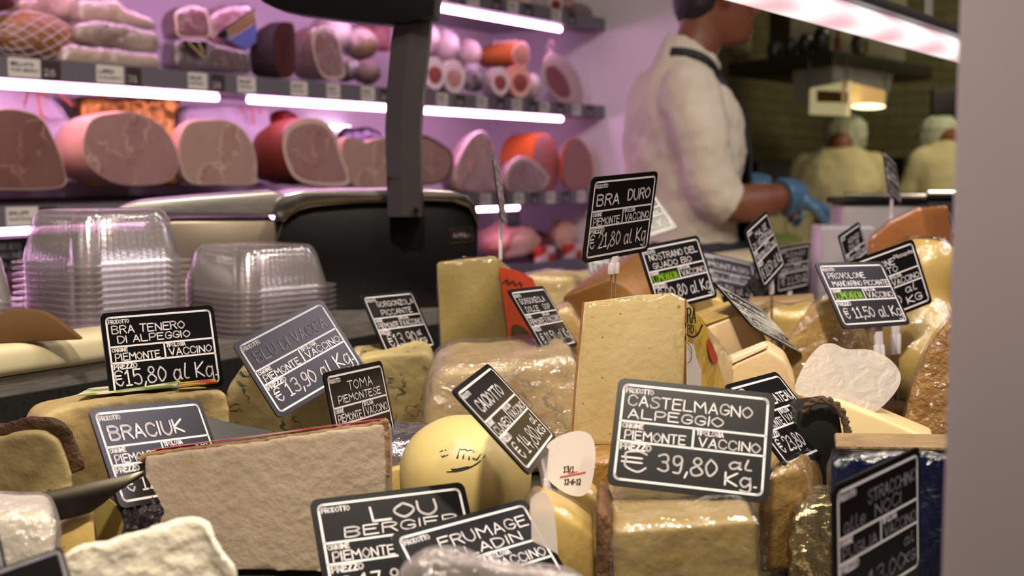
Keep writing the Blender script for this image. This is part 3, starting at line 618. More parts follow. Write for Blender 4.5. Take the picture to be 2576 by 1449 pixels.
# castelmagno block
fF = facepts([(1545, None), (1543, 1332), (1560, 1330), (1750, 1318), (1880, 1306), (1905, 1310), (1920, None)], .745, az(0, 3))
M_cast = mat('castelmagno_paste', 'a89262', .5, '8c784c', 14, bump=.3, bscale=60, veins=[('86703c', 9, .05, .5)])
cst = cheese('cheese_block', 'wrapped block with a brown crumbly rind under the CASTELMAGNO sign', fF, (-.01, .10, .004), M_cast, .005, (.0025, .003, .02), w=M_film2)
fb = facepts([(1501, None), (1500, 1270), (1520, 1280), (1541, 1322), (1542, None)], .752, az(-30)); o = obj('rind', slab(fb, V((.006, .07, 0)), .004), M_rind, cst); organic(o, .0025, .004, .012, 1)
fF = facepts([(1908, None), (1905, 1250), (1935, 1190), (1990, 1172), (2020, 1190), (2040, 1260), (2030, None)], .835, az(20))
cheese('cheese_wedge', 'brownish wrapped wedge half behind the CASTELMAGNO sign', fF, (.015, .09, 0), mat('brown_wrapped_paste', '9a7c48', .45, '7a5c30', 16, bump=.4), .006, (.003, .003, .02), w=M_film)
# blue wrapped cheese
M_navy = mat('navy_wrapper', '111a44', .3, '0b0f26', 25, bump=.3, bscale=60)
fF = facepts([(2088, None), (2090, 1160), (2110, 1152), (2250, 1142), (2412, 1150), (2480, 1160), (2480, None)], .80, az(-3))
bl = cheese('wrapped_cheese', 'cheese in a navy blue wrapper with a tan top beside the grey post', fF, (.0, .045, -.002), M_navy, .005, None, w=M_film)
tp = [fF[1] + V((.004, .004, .0)), fF[4] + V((0, .004, 0)), fF[5] + V((0, .004, 0)), fF[5] + V((.012, .042, .0)), fF[1] + V((.013, .042, 0))]
zz = max(p.z for p in fF[1:-1]); tp = [V((p.x, p.y, zz + .0012)) for p in tp]
obj('top_rind', slab(tp, V((0, 0, .0035)), .001, 1), mat('tan_grey_top', 'a08660', .55, '7e6848', 40, bump=.6), bl)
# gold foil bits between the block and the sign
fF = facepts([(1985, None), (1990, 1300), (2030, 1272), (2060, 1262), (2098, 1258), (2112, 1280), (2118, None)], .80, az(0, 10))
o = cheese('foil_pack', 'crumpled gold foil pack left of the STRACCHINO sign', fF, (0, .05, 0), mat('gold_foil', 'd8c69a', .18, '5c4a26', 26, metal=.9, bump=1, bscale=50), .006, (.0022, .007, .012)); o['category'] = 'package'
# apricot blocks
fF = facepts([(1772, None), (1775, 822), (1800, 812), (1850, 792), (1880, 786), (1910, 820), (1932, 862), (1925, 880), (1850, 905), (1826, 912), (1826, None)], 1.24, az(4))
o = cheese('cheese_block', 'upper apricot coloured block beside the tall pale wedge', fF, (-.01, .10, -.006), M_apric, .004)
tpz = fF[2:5]; obj('pale_rind', slab([fF[1] + V((0, 0, .001)), fF[4] + V((0, 0, .001)), fF[4] + V((-.004, .06, .004)), fF[1] + V((-.004, .06, .004))], V((0, 0, .003)), .001, 1), M_gold, o)
fF = facepts([(1822, None), (1822, 935), (1850, 912), (1930, 876), (1975, 905), (2000, 960), (2020, None)], 1.13, az(4))
o = cheese('cheese_block', 'lower apricot block with a white rind edge behind the 23,80 sign', fF, (.0, .06, 0), M_apric, .004)
obj('white_rind', slab([fF[2] + V((-.008, -.001, -.004)), fF[3] + V((0, -.001, .0)), fF[3] + V((.001, .0, .004)), fF[2] + V((-.008, .0, .002))], V((0, .02, 0)), .0008, 1), mat('whitish_rind', 'e2d2b0', .6), o)
fF = facepts([(1640, None), (1645, 790), (1690, 745), (1770, 742), (1815, 752), (1830, 800), (1835, None)], 1.42, az(6))
cheese('cheese_block', 'yellow block under the NOSTRANO sign', fF, (0, .10, .0), M_yellow, .005)
# wedges behind the tall pale wedge
fF = facepts([(1418, None), (1415, 745), (1440, 735), (1530, 700), (1560, 712), (1600, 742), (1625, 775), (1625, None)], 1.52, az(2))
o = cheese('cheese_wedge', 'brown rinded golden wedge behind the BRA DURO clip', fF, (.05, .12, .03), mat('brown_golden_rind', '9a6c2e', .45, '835524', 10, bump=.15), .004)
fF = facepts([(1575, None), (1560, 700), (1590, 660), (1615, 640), (1660, 720), (1680, 790), (1690, None)], 1.62, az(10))
cheese('cheese_wedge', 'orange yellow wedge left of the NOSTRANO sign', fF, (.04, .1, 0), M_yellow, .004)
fF = facepts([(1300, None), (1290, 700), (1330, 692), (1440, 698), (1450, 760), (1470, 860), (1475, None)], 1.66, az(4))
cheese('cheese_wedge', 'pale yellow wrapped wedge behind the GORGONZOLA DOLCE sign', fF, (.03, .10, .0), M_pale, .006, (.004, .004, .02), w=M_film)
fF = facepts([(1395, None), (1390, 790), (1430, 770), (1470, 830), (1490, None)], 1.3, az(4))
cheese('cheese_wedge', 'small golden wrapped wedge left of the tall pale wedge', fF, (.0, .06, .0), M_gold, .005, None, w=M_film)
# wrapped wedges at right
fF = facepts([(1945, None), (1948, 945), (1962, 880), (2000, 820), (2040, 765), (2072, 740), (2082, 760), (2095, 830), (2105, 880), (2105, None)], 1.27, az(-6, 3))
q = cheese('cheese_wedge', 'pointed golden wedge in wrinkled film left of the PROVOLONE MANDARINO sign', fF, (.045, .06, 0), mat('gold_crinkled_paste', 'cfa850', .4, 'b98c3a', 22, bump=.4), .006, (.003, .004, .02), w=film('crinkled_film', gloss=.10, rough=.12, bump=.8, bscale=50, milk=.06))
fF = facepts([(1895, None), (1898, 800), (1930, 775), (1990, 790), (2050, 770), (2060, 900), (2060, None)], 1.5, az(4))
cheese('cheese_wedge', 'yellow wrapped pieces behind the pointed golden wedge', fF, (.0, .09, 0), M_yellow, .008, (.004, .007, .025), w=M_film)
fF = facepts([(1880, None), (1880, 762), (2050, 752), (2055, None)], 1.72, az(2))
cheese('cheese_block', 'low beige block behind the MALGE sign stalk', fF, (0, .08, 0), mat('beige_paste', 'c0a07a', .5, 'ab8a64', 12), .004)
fF = facepts([(2080, None), (2085, 840), (2120, 800), (2180, 815), (2190, 860), (2170, 900), (2165, None)], 1.38, az(12))
cheese('cheese_block', 'greyish tan cut block under the PROVOLONE MANDARINO sign', fF, (.02, .07, 0), mat('greyish_tan_paste', 'b39470', .5, '9c7d58', 14), .005)
# provolone: two bulbs
pv = obj('provolone', bmesh.new(), M_gold) if False else None
cU, cLo = D(2325, 790, 1.47), D(2300, 960, 1.44)
cLo.z = DECK + .062
prof = [(0, .0), (.004, .03), (.02, .058), (.05, .070), (.085, .064), (.112, .046), (.126, .038), (.142, .040), (.165, .044), (.186, .040), (.202, .027), (.208, .0)]
bm = bmesh.new(); ax = (cU - cLo); sx = lambda h: V((cLo.x + ax.x * (h - .05) / .12, cLo.y + ax.y * (h - .05) / .12, FLOORZ + .004 + h * .94))
tube(bm, [sx(h) for h, r in prof[1:-1]], [r for h, r in prof[1:-1]], 32); pv = obj('provolone', bm, mat('smooth_provolone', 'cbae6a', .35, 'bc9a54', 8, bump=.08)); tag(pv, 'pear shaped smooth yellow provolone by the grey post', 'cheese', CZ)
s_ = pv.modifiers.new('sub', 'SUBSURF'); s_.levels = 2; s_.render_levels = 2
wrap(pv, M_film2, .005)
fF = facepts([(2262, None), (2262, 1080), (2290, 960), (2330, 870), (2380, 800), (2440, 790), (2450, None)], 1.14, az(-10, 4))
cheese('cheese_wedge', 'rough brown flecked wrapped wedge beside the grey post', fF, (.02, .06, 0), M_goldf, .008, (.003, .004, .02), w=M_film)
# cream wedge with the flat bright top
fF = facepts([(2000, None), (2005, 1030), (2050, 1006), (2105, 1010), (2200, 1045), (2350, 1108), (2362, None)], 1.03, az(-4, 10))
cheese('cheese_wedge', 'smooth cream wedge sloping down towards the grey post', fF, (.0, .05, .0), mat('smooth_cream_paste', 'e2cb98', .4, 'd8bf88', 8), .003)
# orange wedge
fF = facepts([(2178, None), (2180, 600), (2230, 560), (2290, 528), (2316, 520), (2322, 560), (2340, 650), (2345, None)], 2.05, az(4))
cheese('cheese_wedge', 'tall orange wedge carrying the narrow dark sign', fF, (.05, .12, .0), M_orange, .006, None, w=M_film2)
fF = facepts([(2340, None), (2342, 628), (2420, 618), (2430, None)], 2.3, az(4))
cheese('cheese_block', 'beige block right of the orange wedge', fF, (0, .1, 0), M_apric, .005)
# ash log
bm = bmesh.new(); a, b = D(268, 1312, .83), D(420, 1300, .875); a.z = b.z = max(a.z, DECK + .022)
rr = [(.0185 + .0016 * math.sin(i * 1.9)) for i in range(22)]; tube(bm, [a.lerp(b, i / 21) for i in range(22)], rr, 28)
lg = obj('cheese_log', bm, mat('ash_crust', '2b2228', .35, '3e3036', 60, bump=1, bscale=120)); tag(lg, 'dark ridged ash coated log with a greenish cut end', 'cheese', CZ)
bm = bmesh.new(); dd = (b - a).normalized(); tube(bm, [a - dd * .0012, a + dd * .002], .0172, 28); obj('cut_end', bm, mat('greenish_paste', '9a8c50', .5, '86783e', 30), lg)
# small pale pieces in the gap
fF = facepts([(140, None), (142, 1330), (180, 1308), (235, 1300), (245, None)], .80, az(4)); cheese('cheese_wedge', 'small pale yellow piece between the knife and the white block', fF, (0, .03, 0), M_yellow, .004)
fF = facepts([(1000, None), (1010, 1432), (1040, 1415), (1075, 1386), (1110, 1382), (1150, 1398), (1200, 1408), (1260, 1425), (1350, 1436), (1460, 1449), (1470, None)], .60, az(0, 25))
M_grey = mat('greyish_soft_rind', 'a08f88', .6, '7c6c66', 22, bump=.6, bscale=60)
o = cheese('wrapped_cheese', 'film wrapped greyish cheese at the very front edge', fF, (0, .02, -.005), M_grey, .006, (.0018, .006, .012), w=M_filmh)
# knife blade
M_blade = mat('dull_knife_steel', '48433a', .3, '35312a', 30, metal=1, stretch=(.3, 1, 3))
nK = az(10, 25); pk = D(180, 1245, .80)
kp = [PL(x, y, pk, nK) for x, y in ((0, 1283), (10, 1268), (30, 1256), (180, 1222), (330, 1191), (362, 1183), (362, 1196), (330, 1215), (290, 1240), (255, 1270), (225, 1290), (180, 1303), (140, 1310), (60, 1308), (0, 1302))]
o = obj('cheese_knife', slab(kp, -nK * .0018, .0005, 2), M_blade); tag(o, 'broad dark steel knife blade lying across the left cheeses', 'knife')
# cards and paddles
M_card = mat('white_card', 'e6dcd4', .5, 'ddd0c8', 8)
nC = az(8, 12); pc = D(1420, 1170, .845)
cp = [PL(p.x, p.y, pc, nC) for p in smooth_loop([V((1386, 1110, 0)), V((1440, 1086, 0)), V((1480, 1090, 0)), V((1497, 1125, 0)), V((1494, 1190, 0)), V((1480, 1235, 0)), V((1455, 1249, 0)), V((1415, 1236, 0)), V((1375, 1200, 0)), V((1366, 1150, 0))], 4)]
cd_ = obj('date_card', plate(cp, nC, .0008), M_card); tag(cd_, 'white rounded card with a stamped date between the dome and the CASTELMAGNO sign', 'card')
bm = bmesh.new(); pcx = lambda x, y: PL(x, -y, pc + nC * .0006, nC)
write(bm, '13/1', 1418, 1443, -1187, 14, 1.1, pcx, .1, .2); write(bm, '12-6-12', 1420, 1460, -1218, 13, 1.1, pcx, .1, .2); obj('date_writing', bm, M_ink, cd_, False, fix=False)
bm = bmesh.new(); ribbon(bm, [V((1410, -1200, 0)), V((1472, -1188, 0))], 1.6, pcx); ribbon(bm, [V((1430, -1190, 0)), V((1452, -1186, 0))], 1.0, pcx); obj('red_print', bm, mat('red_stamp_ink', 'c8503c', .5), cd_, False, fix=False)
M_parch = film('parchment_paper', tint='e0d2b4', gloss=.03, rough=.4, bump=.15, milk=.30); M_parch2 = film('translucent_paddle', tint='f4e6c8', gloss=.04, rough=.4, bump=.1, milk=.5)
nH = az(4, 35); ph = D(2130, 950, 1.06)
hp = [PL(p.x, p.y, ph, nH) for p in smooth_loop([V((2000, 985, 0)), V((2022, 920, 0)), V((2060, 872, 0)), V((2095, 864, 0)), V((2130, 878, 0)), V((2190, 880, 0)), V((2240, 905, 0)), V((2266, 945, 0)), V((2250, 990, 0)), V((2192, 1040, 0)), V((2130, 1022, 0)), V((2050, 1003, 0))], 4)]
o = obj('parchment_sheet', plate(hp, nH, .0007), M_parch); tag(o, 'heart shaped beige parchment sheet leaning among the right hand cheeses', 'paper')
npd = az(6, 8); pp = D(1365, 1300, .775)
hp = [PL(p.x, p.y, pp, npd) for p in smooth_loop([V((1334, 1262, 0)), V((1350, 1242, 0)), V((1374, 1242, 0)), V((1392, 1272, 0)), V((1396, 1300, 0)), V((1400, 1420, 0)), V((1345, 1420, 0)), V((1336, 1300, 0))], 4)]
o = obj('plastic_paddle', plate(hp, npd, .0008), M_parch2); tag(o, 'translucent rounded paddle right of the dome below the white card', 'paddle')
# black blank board, bag with a rope handle, sign corners at the bottom left
nB = az(20, 35); pb = D(540, 1090, .93)
kp = [PL(x, y, pb, nB) for x, y in ((417, 1119), (480, 1043), (690, 1083), (672, 1120), (640, 1150), (440, 1160))]
o = obj('sign_back', slab(kp, -nB * .0016, .0004, 1), M_board); tag(o, 'blank back of a black sign lying behind the pinkish block', 'price sign', GRP)
bp = facepts([(1990, None), (2005, 1032), (2108, 1018), (2126, 1130), (2140, None)], .90, az(-4))
bagm = mat('black_gift_box', '141312', .4, '1c1a18', 20)
bag = obj('gift_box', slab(bp, V((.0, .04, 0)), .0015, 2), bagm); tag(bag, 'black box with a twisted brown rope handle behind the 23,80 sign', 'box')
bm = bmesh.new(); cp = smooth_loop([D(2022, 1035, .895), D(2040, 1012, .893), D(2075, 1006, .892), D(2105, 1020, .891), D(2124, 1050, .89), D(2133, 1085, .889), D(2140, 1122, .888)], 6, False)
for ph_ in (0, PI):
    tw = [p + V((math.cos(i * .75 + ph_), 0, math.sin(i * .75 + ph_))) * .0016 for i, p in enumerate(cp)]; tube(bm, tw, .0019, 8)
obj('rope_handle', bm, mat('brown_rope', '5e4a34', .8, '463626', 200), bag)
def corner_sign(px, Y, n, lab):
    p0 = D(px[0][0], px[0][1], Y); kp = [PL(x, y, p0, n) for x, y in px]; c = sum(kp, V()) / len(kp)
    o = obj('price_sign', slab(kp, -n * .0016, .0004, 1), M_board); tag(o, lab, 'price sign', GRP)
    ins = [p.lerp(c, .09) + n * .0004 for p in kp]; bm = bmesh.new()
    for i in range(len(ins)):
        a, b = ins[i], ins[(i + 1) % len(ins)]; d = (b - a).normalized(); s = d.cross(n) * .0008
        bm.faces.new([bm.verts.new(q) for q in (a - s, b - s, b + s, a + s)])
    obj('printed_frame', bm, M_faint, o, False, fix=False); return o
corner_sign([(150, 1376), (158, 1382), (230, 1640), (-40, 1735), (-120, 1470)], .575, az(5, 25), 'black corner of a sign in front of the white block at the bottom left')
corner_sign([(-4, 1330), (20, 1440), (-250, 1500), (-280, 1390)], .60, az(20, 20), 'sliver of a sign cut off by the left edge of the picture')

nD = az(15, 30); pd_ = D(1190, 1078, .99)
kp = [PL(x, y, pd_, nD) for x, y in ((1160, 1072), (1168, 1065), (1180, 1082), (1205, 1074), (1226, 1080), (1215, 1096), (1172, 1094))]
tag(obj('paper_scrap', slab(kp, -nD * .0008, 0), mat('dark_brown_paper', '3c302c', .6)), 'dark brown paper scrap on the film behind the dome', 'paper')
# ------------------------------------------------------------------ meats on the shelves
def cplane(c): return W(0, c), N3
def PC(px, py, c): p, n = cplane(c); return PL(px, py, p, n)
def sh(pts, c): return [PC(x, y, c) for x, y in pts]
M_ham = mat('ham_paste', 'b08886', .45, '9e7272', 9, bump=.1, veins=[('d0aaa4', 9, .012, .44), ('8e5a5c', 12, .02, .5)])
M_ham2 = mat('pale_ham_paste', 'bc9a90', .45, 'ac847c', 9, bump=.1, veins=[('dcc0b4', 9, .014, .42), ('9a7068', 12, .02, .5)])
M_hamd = mat('dark_ham_paste', '866058', .45, '744a48', 9, bump=.1, veins=[('b08a82', 9, .012, .46)])
M_fat = mat('ham_fat', 'ead2c6', .4, 'e0bfb4', 14)
M_skin = mat('ham_rind', 'd99a80', .4, 'f0cdbc', 6, bump=.1)
M_skinr = mat('red_ham_rind', '8a4034', .4, '6c2c26', 8, bump=.15)
M_skinb = mat('brown_ham_rind', '7a4a36', .45, '5a3226', 10, bump=.3)
M_mort = mat('mortadella_paste', 'ac7472', .45, 'a06a68', 30, spots=[('e6c4ba', 60, .12)])
M_mskin = mat('orange_mortadella_skin', 'd8602a', .35, 'e07a3c', 6)
M_sal = mat('powdery_salami_skin', 'ece2e2', .7, 'cdb6b4', 26, bump=.3)
M_salr = mat('red_salami_paste', '9a3f3a', .5, '7c2c2a', 30, spots=[('d8a8a0', 90, .14)])
M_salm = mat('mottled_mould_skin', 'c8bcc4', .7, '5c4a50', 34, sharp=.12, bump=.4)
M_cured = mat('dark_cured_meat', '5a2426', .4, '3c1618', 12, bump=.3)
M_bres = mat('bresaola_red', '8a2c34', .4, '6a1c24', 16, bump=.2)
M_pinkf = mat('pink_fatty_meat', 'd89a98', .4, 'ecc8c2', 12, bump=.3, veins=[('b05a5c', 9, .03, .5)])
M_vac = film('vacuum_pack_film', gloss=.14, rough=.14, bump=.6, bscale=34, milk=.10)
M_roast = mat('browned_roast', 'a8703c', .5, '7c4a24', 14, bump=.3)
M_lardo = mat('pale_lardo', 'd8c4ac', .4, 'c4a88c', 8, bump=.1)
GH = 'cut hams on the middle shelf'; GS = 'salami on the upper shelf'; GPK = 'vacuum packs on the upper shelf'
def cutmeat(name, label, outline, axis, prof, rind, cut, fat=None, fatw=.1, cat='ham', group=GH, n=4, film_=None, sag=0):
    """piece of meat with a flat cut end: outline (world points) swept back along axis, scaled by prof [(t, scale)]"""
    lp = smooth_loop(outline, n); c = sum(lp, V()) / len(lp); zb = min(p.z for p in lp)
    bm = bmesh.new(); rings = []
    for t, k in prof:
        ring = []
        for p in lp:
            q = c + (p - c) * k; q.z = zb + (q.z - zb) if k >= 1 else zb + (p.z - zb) * k + (1 - k) * .25 * (c.z - zb)
            ring.append(bm.verts.new(q + axis * t))
        rings.append(ring)
    m = len(lp)
    for A, B in zip(rings, rings[1:]):
        for j in range(m): bm.faces.new((A[j], A[(j + 1) % m], B[(j + 1) % m], B[j]))
    bm.faces.new(rings[0]); bm.faces.new(rings[-1][::-1])
    o = obj(name, bm, rind); tag(o, label, cat, group)
    f = -axis.normalized() * .0015
    if fat:
        bm = bmesh.new(); a = [bm.verts.new(p + f * .6) for p in lp]; b = [bm.verts.new(c + (p - c) * (1 - fatw * (1 + .7 * max(0, (p.z - c.z)) / max(1e-4, max(q.z for q in lp) - c.z))) + f * .6) for p in lp]
        for j in range(m): bm.faces.new((a[j], a[(j + 1) % m], b[(j + 1) % m], b[j]))
        obj('fat_rim', bm, fat, o)
        inner = [c + (p - c) * (1 - fatw * (1 + .7 * max(0, (p.z - c.z)) / max(1e-4, max(q.z for q in lp) - c.z))) for p in lp]
    else: inner = [c + (p - c) * .97 for p in lp]
    bm = bmesh.new(); ce = bm.verts.new(c + f * 2.2); r1 = [bm.verts.new(c + (p - c) * .6 + f * 2) for p in inner]; r0 = [bm.verts.new(p + f) for p in inner]
    for j in range(m):
        bm.faces.new((r0[j], r0[(j + 1) % m], r1[(j + 1) % m], r1[j])); bm.faces.new((r1[j], r1[(j + 1) % m], ce))
    obj('cut_face', bm, cut, o)
    if film_: wrap(o, film_, .006, .003, .03, wob=.006)
    return o
BK = V((-.70, .71, 0))
HP = [(0, 1), (.03, 1.02), (.07, .98), (.11, .86), (.15, .62), (.175, .3)]
HPs = [(0, 1), (.02, 1.02), (.05, .97), (.08, .82), (.105, .5)]
C1 = 2.332
cutmeat('cooked_ham', 'big cooked ham with a dark pink cut face, leftmost on the middle shelf', sh([(-60, 300), (0, 274), (60, 278), (105, 298), (135, 350), (160, 420), (162, 466), (100, 476), (0, 476), (-80, 470)], C1), BK, HPs, M_skin, M_hamd, M_fat, .02)
cutmeat('cooked_ham', 'cooked ham with two small holes in the cut face, under the gold pack', sh([(232, 300), (290, 284), (345, 285), (400, 312), (432, 350), (448, 400), (440, 440), (400, 462), (310, 464), (250, 440), (215, 400), (210, 350)], C1), V((-.92, .42, 0)), HP, M_skin, M_ham, M_fat, .012)
cutmeat('cooked_ham', 'pale cooked ham with a white crossing fat seam, third from the left', sh([(470, 312), (520, 301), (580, 305), (620, 335), (642, 390), (645, 440), (640, 462), (560, 464), (480, 460), (455, 420), (450, 360)], C1), BK, HPs, M_skin, M_ham2, M_fat, .03)
cutmeat('cooked_ham', 'ham with a red brown rind and a thick white fat cap', sh([(722, 320), (760, 299), (810, 302), (842, 335), (858, 390), (876, 440), (872, 464), (800, 466), (745, 450), (720, 410), (710, 360)], C1), V((-.92, .42, 0)), HP, M_skinr, M_ham, M_fat, .09)
cutmeat('cooked_ham', 'pale two lobed ham behind the scale column', sh([(864, 352), (895, 347), (920, 358), (945, 350), (980, 352), (1002, 380), (1008, 430), (1002, 466), (900, 470), (880, 440), (862, 400)], C1 + .01), BK, HPs, M_skin, M_ham2, M_fat, .02)
cutmeat('cooked_ham', 'round ham with a dark rind just right of the scale column', sh([(1026, 352), (1058, 338), (1092, 350), (1128, 375), (1141, 400), (1130, 440), (1100, 462), (1050, 466), (1024, 450)], C1), BK, HPs, M_skinb, M_ham, mat('dark_peel', '6a4a34', .5), .10)
o = cutmeat('fatty_shoulder', 'pink fatty piece of pork in thin film right of the hams', sh([(1150, 420), (1170, 370), (1200, 336), (1225, 338), (1248, 385), (1246, 440), (1240, 480), (1160, 480), (1145, 460)], C1), BK, HPs, M_pinkf, M_pinkf, None, cat='meat', film_=M_vac)
cutmeat('mortadella', 'orange skinned mortadella with a round cut face, left of the pair', sh([(1345, 360), (1358, 338), (1378, 337), (1398, 360), (1408, 410), (1402, 455), (1385, 478), (1360, 476), (1345, 440), (1339, 400)], C1 + .055), V((-.80, .55, 0)), [(0, 1), (.03, 1.0), (.13, .98), (.15, .9), (.16, .7)], M_mskin, M_mort, None, cat='mortadella', group='mortadella on the middle shelf')
cutmeat('mortadella', 'mortadella at the right end of the middle shelf', sh([(1418, 380), (1434, 352), (1458, 350), (1480, 375), (1491, 420), (1486, 460), (1468, 478), (1440, 478), (1420, 460), (1414, 420)], C1 + .004), V((-.3, .95, 0)), [(0, 1), (.02, .99), (.035, .95), (.045, .8)], M_mskin, M_mort, None, cat='mortadella', group='mortadella on the middle shelf')
cutmeat('wrapped_shank', 'small pork shank in clear film in front of the mortadella', sh([(1272, 450), (1285, 415), (1310, 396), (1340, 402), (1370, 430), (1382, 450), (1360, 478), (1300, 480), (1275, 475)], C1 - .012), BK, [(0, 1), (.02, 1.02), (.05, .9), (.07, .5)], M_pinkf, mat('shank_cut', '8c5450', .45, 'b88480', 10), M_fat, .12, cat='meat', film_=M_vac)
# trays under the hams
for a, b, lab in ((-80, 660, 'long dark tray under the left hand hams'), (668, 1146, 'dark tray under the hams on both sides of the scale column')):
    s0, s1 = PC(a, 470, 2.33).dot(U3), PC(b, 470, 2.33).dot(U3)
    bm = bmesh.new(); sbox(bm, s0, s1, 2.322, 2.74, LEV[2] + .0345, LEV[2] + .0405); rr = []
    for c0, c1, sa, sb in ((2.322, 2.329, s0, s1), (2.733, 2.74, s0, s1), (2.322, 2.74, s0, s0 + .007), (2.322, 2.74, s1 - .007, s1)): sbox(bm, sa, sb, c0, c1, LEV[2] + .0345, LEV[2] + .050)
    tag(obj('meat_tray', bm, M_tray, smooth=False), lab, 'tray', 'dark trays on the middle shelf')
# packages behind the hams
M_wo = mat('white_bag', 'efe8f2', .35, 'd9d0e0', 9, bump=.3, bscale=30)
M_goldp = mat('gold_pack_foil', 'd0a044', .25, '8a5c1c', 16, metal=.55, bump=.9, bscale=22)
M_redp = mat('red_pack', 'b02c20', .3, '7c1a14', 16, bump=.4)
def pack(name, label, pts, c, depth, m, cat='package', group='wrapped packages behind the hams', r=.02, rough=(.007, .016, .05), zf=None):
    f = sh(pts, c)
    if zf is not None: f = [V((p.x, p.y, max(p.z, zf))) for p in f]
    o = obj(name, slab(f, V(BK) * depth, r, 3, .9), m); tag(o, label, cat, group); organic(o, *rough); return o
Z2 = LEV[2] + .066
o = pack('wrapped_ham', 'white ham bag with orange print behind the leftmost ham', [(-60, 470), (-60, 216), (60, 214), (130, 230), (175, 275), (205, 330), (210, 470)], 2.60, .10, M_wo, zf=Z2)
def stripes(o, c, segs, m, hw=2.5):
    bm = bmesh.new()
    for a in segs: ribbon(bm, [V((x, -y, 0)) for x, y in a], hw, lambda x, y: PC(x, -y, c))
    obj('printed_pattern', bm, m, o, False, fix=False)
M_opr = mat('orange_print', 'd8641e', .4)
stripes(o, 2.582, [[(94, 235), (104, 290), (118, 300)], [(62, 262), (75, 215), (122, 246)], [(125, 218), (160, 245), (182, 265)]], M_opr, 3.2)
stripes(o, 2.581, [[(62, 275), (70, 225), (122, 245), (168, 300), (120, 302)]], M_ink, .8)
pack('gold_bag', 'crumpled gold foil bag behind the ham with two holes', [(215, 470), (205, 300), (200, 245), (225, 240), (330, 246), (450, 240), (462, 250), (445, 300), (448, 470)], 2.62, .08, M_goldp, zf=Z2)
o = pack('wrapped_ham', 'white ham bag with orange spikes behind the pale ham', [(455, 470), (455, 290), (470, 268), (540, 262), (640, 262), (680, 272), (690, 320), (690, 470)], 2.62, .09, M_wo, zf=Z2)
stripes(o, 2.602, [[(606, 268), (614, 285)], [(632, 268), (638, 310)], [(650, 268), (656, 285)]], M_opr, 2.6)
pack('red_bag', 'small red wrapped package behind the red rinded ham', [(688, 470), (690, 290), (720, 272), (750, 280), (775, 310), (775, 470)], 2.66, .06, M_redp, zf=Z2)
pack('silver_bag', 'crumpled silver and violet bag behind the two lobed ham', [(852, 470), (850, 340), (870, 318), (905, 322), (930, 312), (965, 330), (970, 470)], 2.66, .05, mat('silver_violet_foil', 'b4a4c4', .25, '4c405c', 24, metal=.7, bump=.8, bscale=30), zf=Z2)
# upper row: left half
Z1 = LEV[1] + .046
Cu = 2.42
cR = PC(80, 96, 2.44); roast = obj('netted_roast', lump(cR, U3 * .105, N3 * .06, V((0, 0, .056)), .95, .006, 8), M_roast); tag(roast, 'browned rolled roast under white string netting, top left', 'meat', 'meats on the upper shelf')
bm = bmesh.new()
def onroast(u, v): d = V((math.cos(u) * math.cos(v), math.sin(v), math.sin(u) * math.cos(v))); q = cR + U3 * .107 * d.y + N3 * .062 * d.x * 1.0 + V((0, 0, .058)) * d.z; return q
for k in range(14):
    for sgn in (-1, 1):
        pts = [onroast(sgn * (t * 2.6) + k * 2 * PI / 14, -1.2 + 2.4 * t) for t in [i / 20 for i in range(21)]]; tube(bm, pts, .0011, 5, False)
obj('string_netting', bm, mat('white_string', 'dccfd6', .7), roast)
def vac(label, pts, c, depth, m, r=.012, nz=(.006, .006, .03), zf=None, cat='meat', group=GPK, name='vacuum_packed_meat', film_=True):
    name = 'cured_meat' if not film_ and name == 'vacuum_packed_meat' else name
    f = sh(pts, c)
    if zf is not None: f = [V((p.x, p.y, max(p.z, zf))) for p in f]
    o = obj(name, slab(f, V(BK) * depth, r, 3, .92), m); tag(o, label, cat, group); organic(o, *nz)
    if film_: wrap(o, M_vac, .006, .004, .028, wob=.008)
    return o
vac('long pale slab of lardo in film, lower of two stacked packs', [(150, 170), (165, 112), (280, 122), (405, 140), (412, 172), (300, 170)], 2.36, .10, M_lardo, zf=Z1)
vac('long pale lardo slab with a dark crust in shiny film, on the other pack', [(188, 95), (192, 62), (250, 50), (350, 70), (400, 85), (408, 128), (350, 128), (250, 112)], 2.37, .10, mat('crusted_lardo', 'cdb8a0', .4, '80604a', 10, sharp=.12, bump=.2))
vac('pale flat slab lying on top of the stacked packs', [(196, 52), (200, 0), (300, -2), (312, 20), (380, 44), (405, 72), (330, 62), (250, 46)], 2.40, .10, M_lardo)
vac('fat edged pork slab lying over the netted roast', [(50, 40), (40, 2), (100, -30), (190, -20), (200, 20), (186, 50), (120, 44)], 2.45, .08, mat('fat_edged_pork', 'd0ac94', .4, '9a5048', 8, bump=.2))
vac('dark cured ham piece at the top left corner', [(-40, 30), (-40, -20), (10, -30), (44, 0), (40, 22), (10, 28)], 2.40, .08, M_cured, film_=False)
o = cutmeat('bresaola', 'dark red square cut piece standing in a clear pack with white fat below', sh([(442, 30), (480, 14), (515, 22), (526, 50), (528, 90), (500, 96), (450, 92), (442, 70)], Cu), BK, HPs, M_bres, M_bres, M_fat, .10, 'cured meat', GPK, film_=M_vac)
M_strip = mat('black_gold_label', '17131a', .35); M_goldl = mat('gold_label_print', 'c8a878', .35); M_bluel = mat('blue_label_print', '5c68a8', .4)
o = vac('pinkish pack with a black and gold striped label', [(530, 110), (528, 40), (560, 16), (620, 10), (645, 30), (648, 100), (620, 130), (560, 125)], 2.43, .08, mat('pink_packed_meat', 'b4707c', .4, '8a4854', 12), name='striped_pack')
for k, (q, m) in enumerate(((((540, 90), (640, 20), (645, 60), (570, 100)), M_strip), (((565, 96), (645, 60), (645, 105), (620, 127)), M_bluel))):
    obj('striped_label', plate([PC(x, y, 2.405 - .002 * k) for x, y in q], N3, .001), m, o, False)
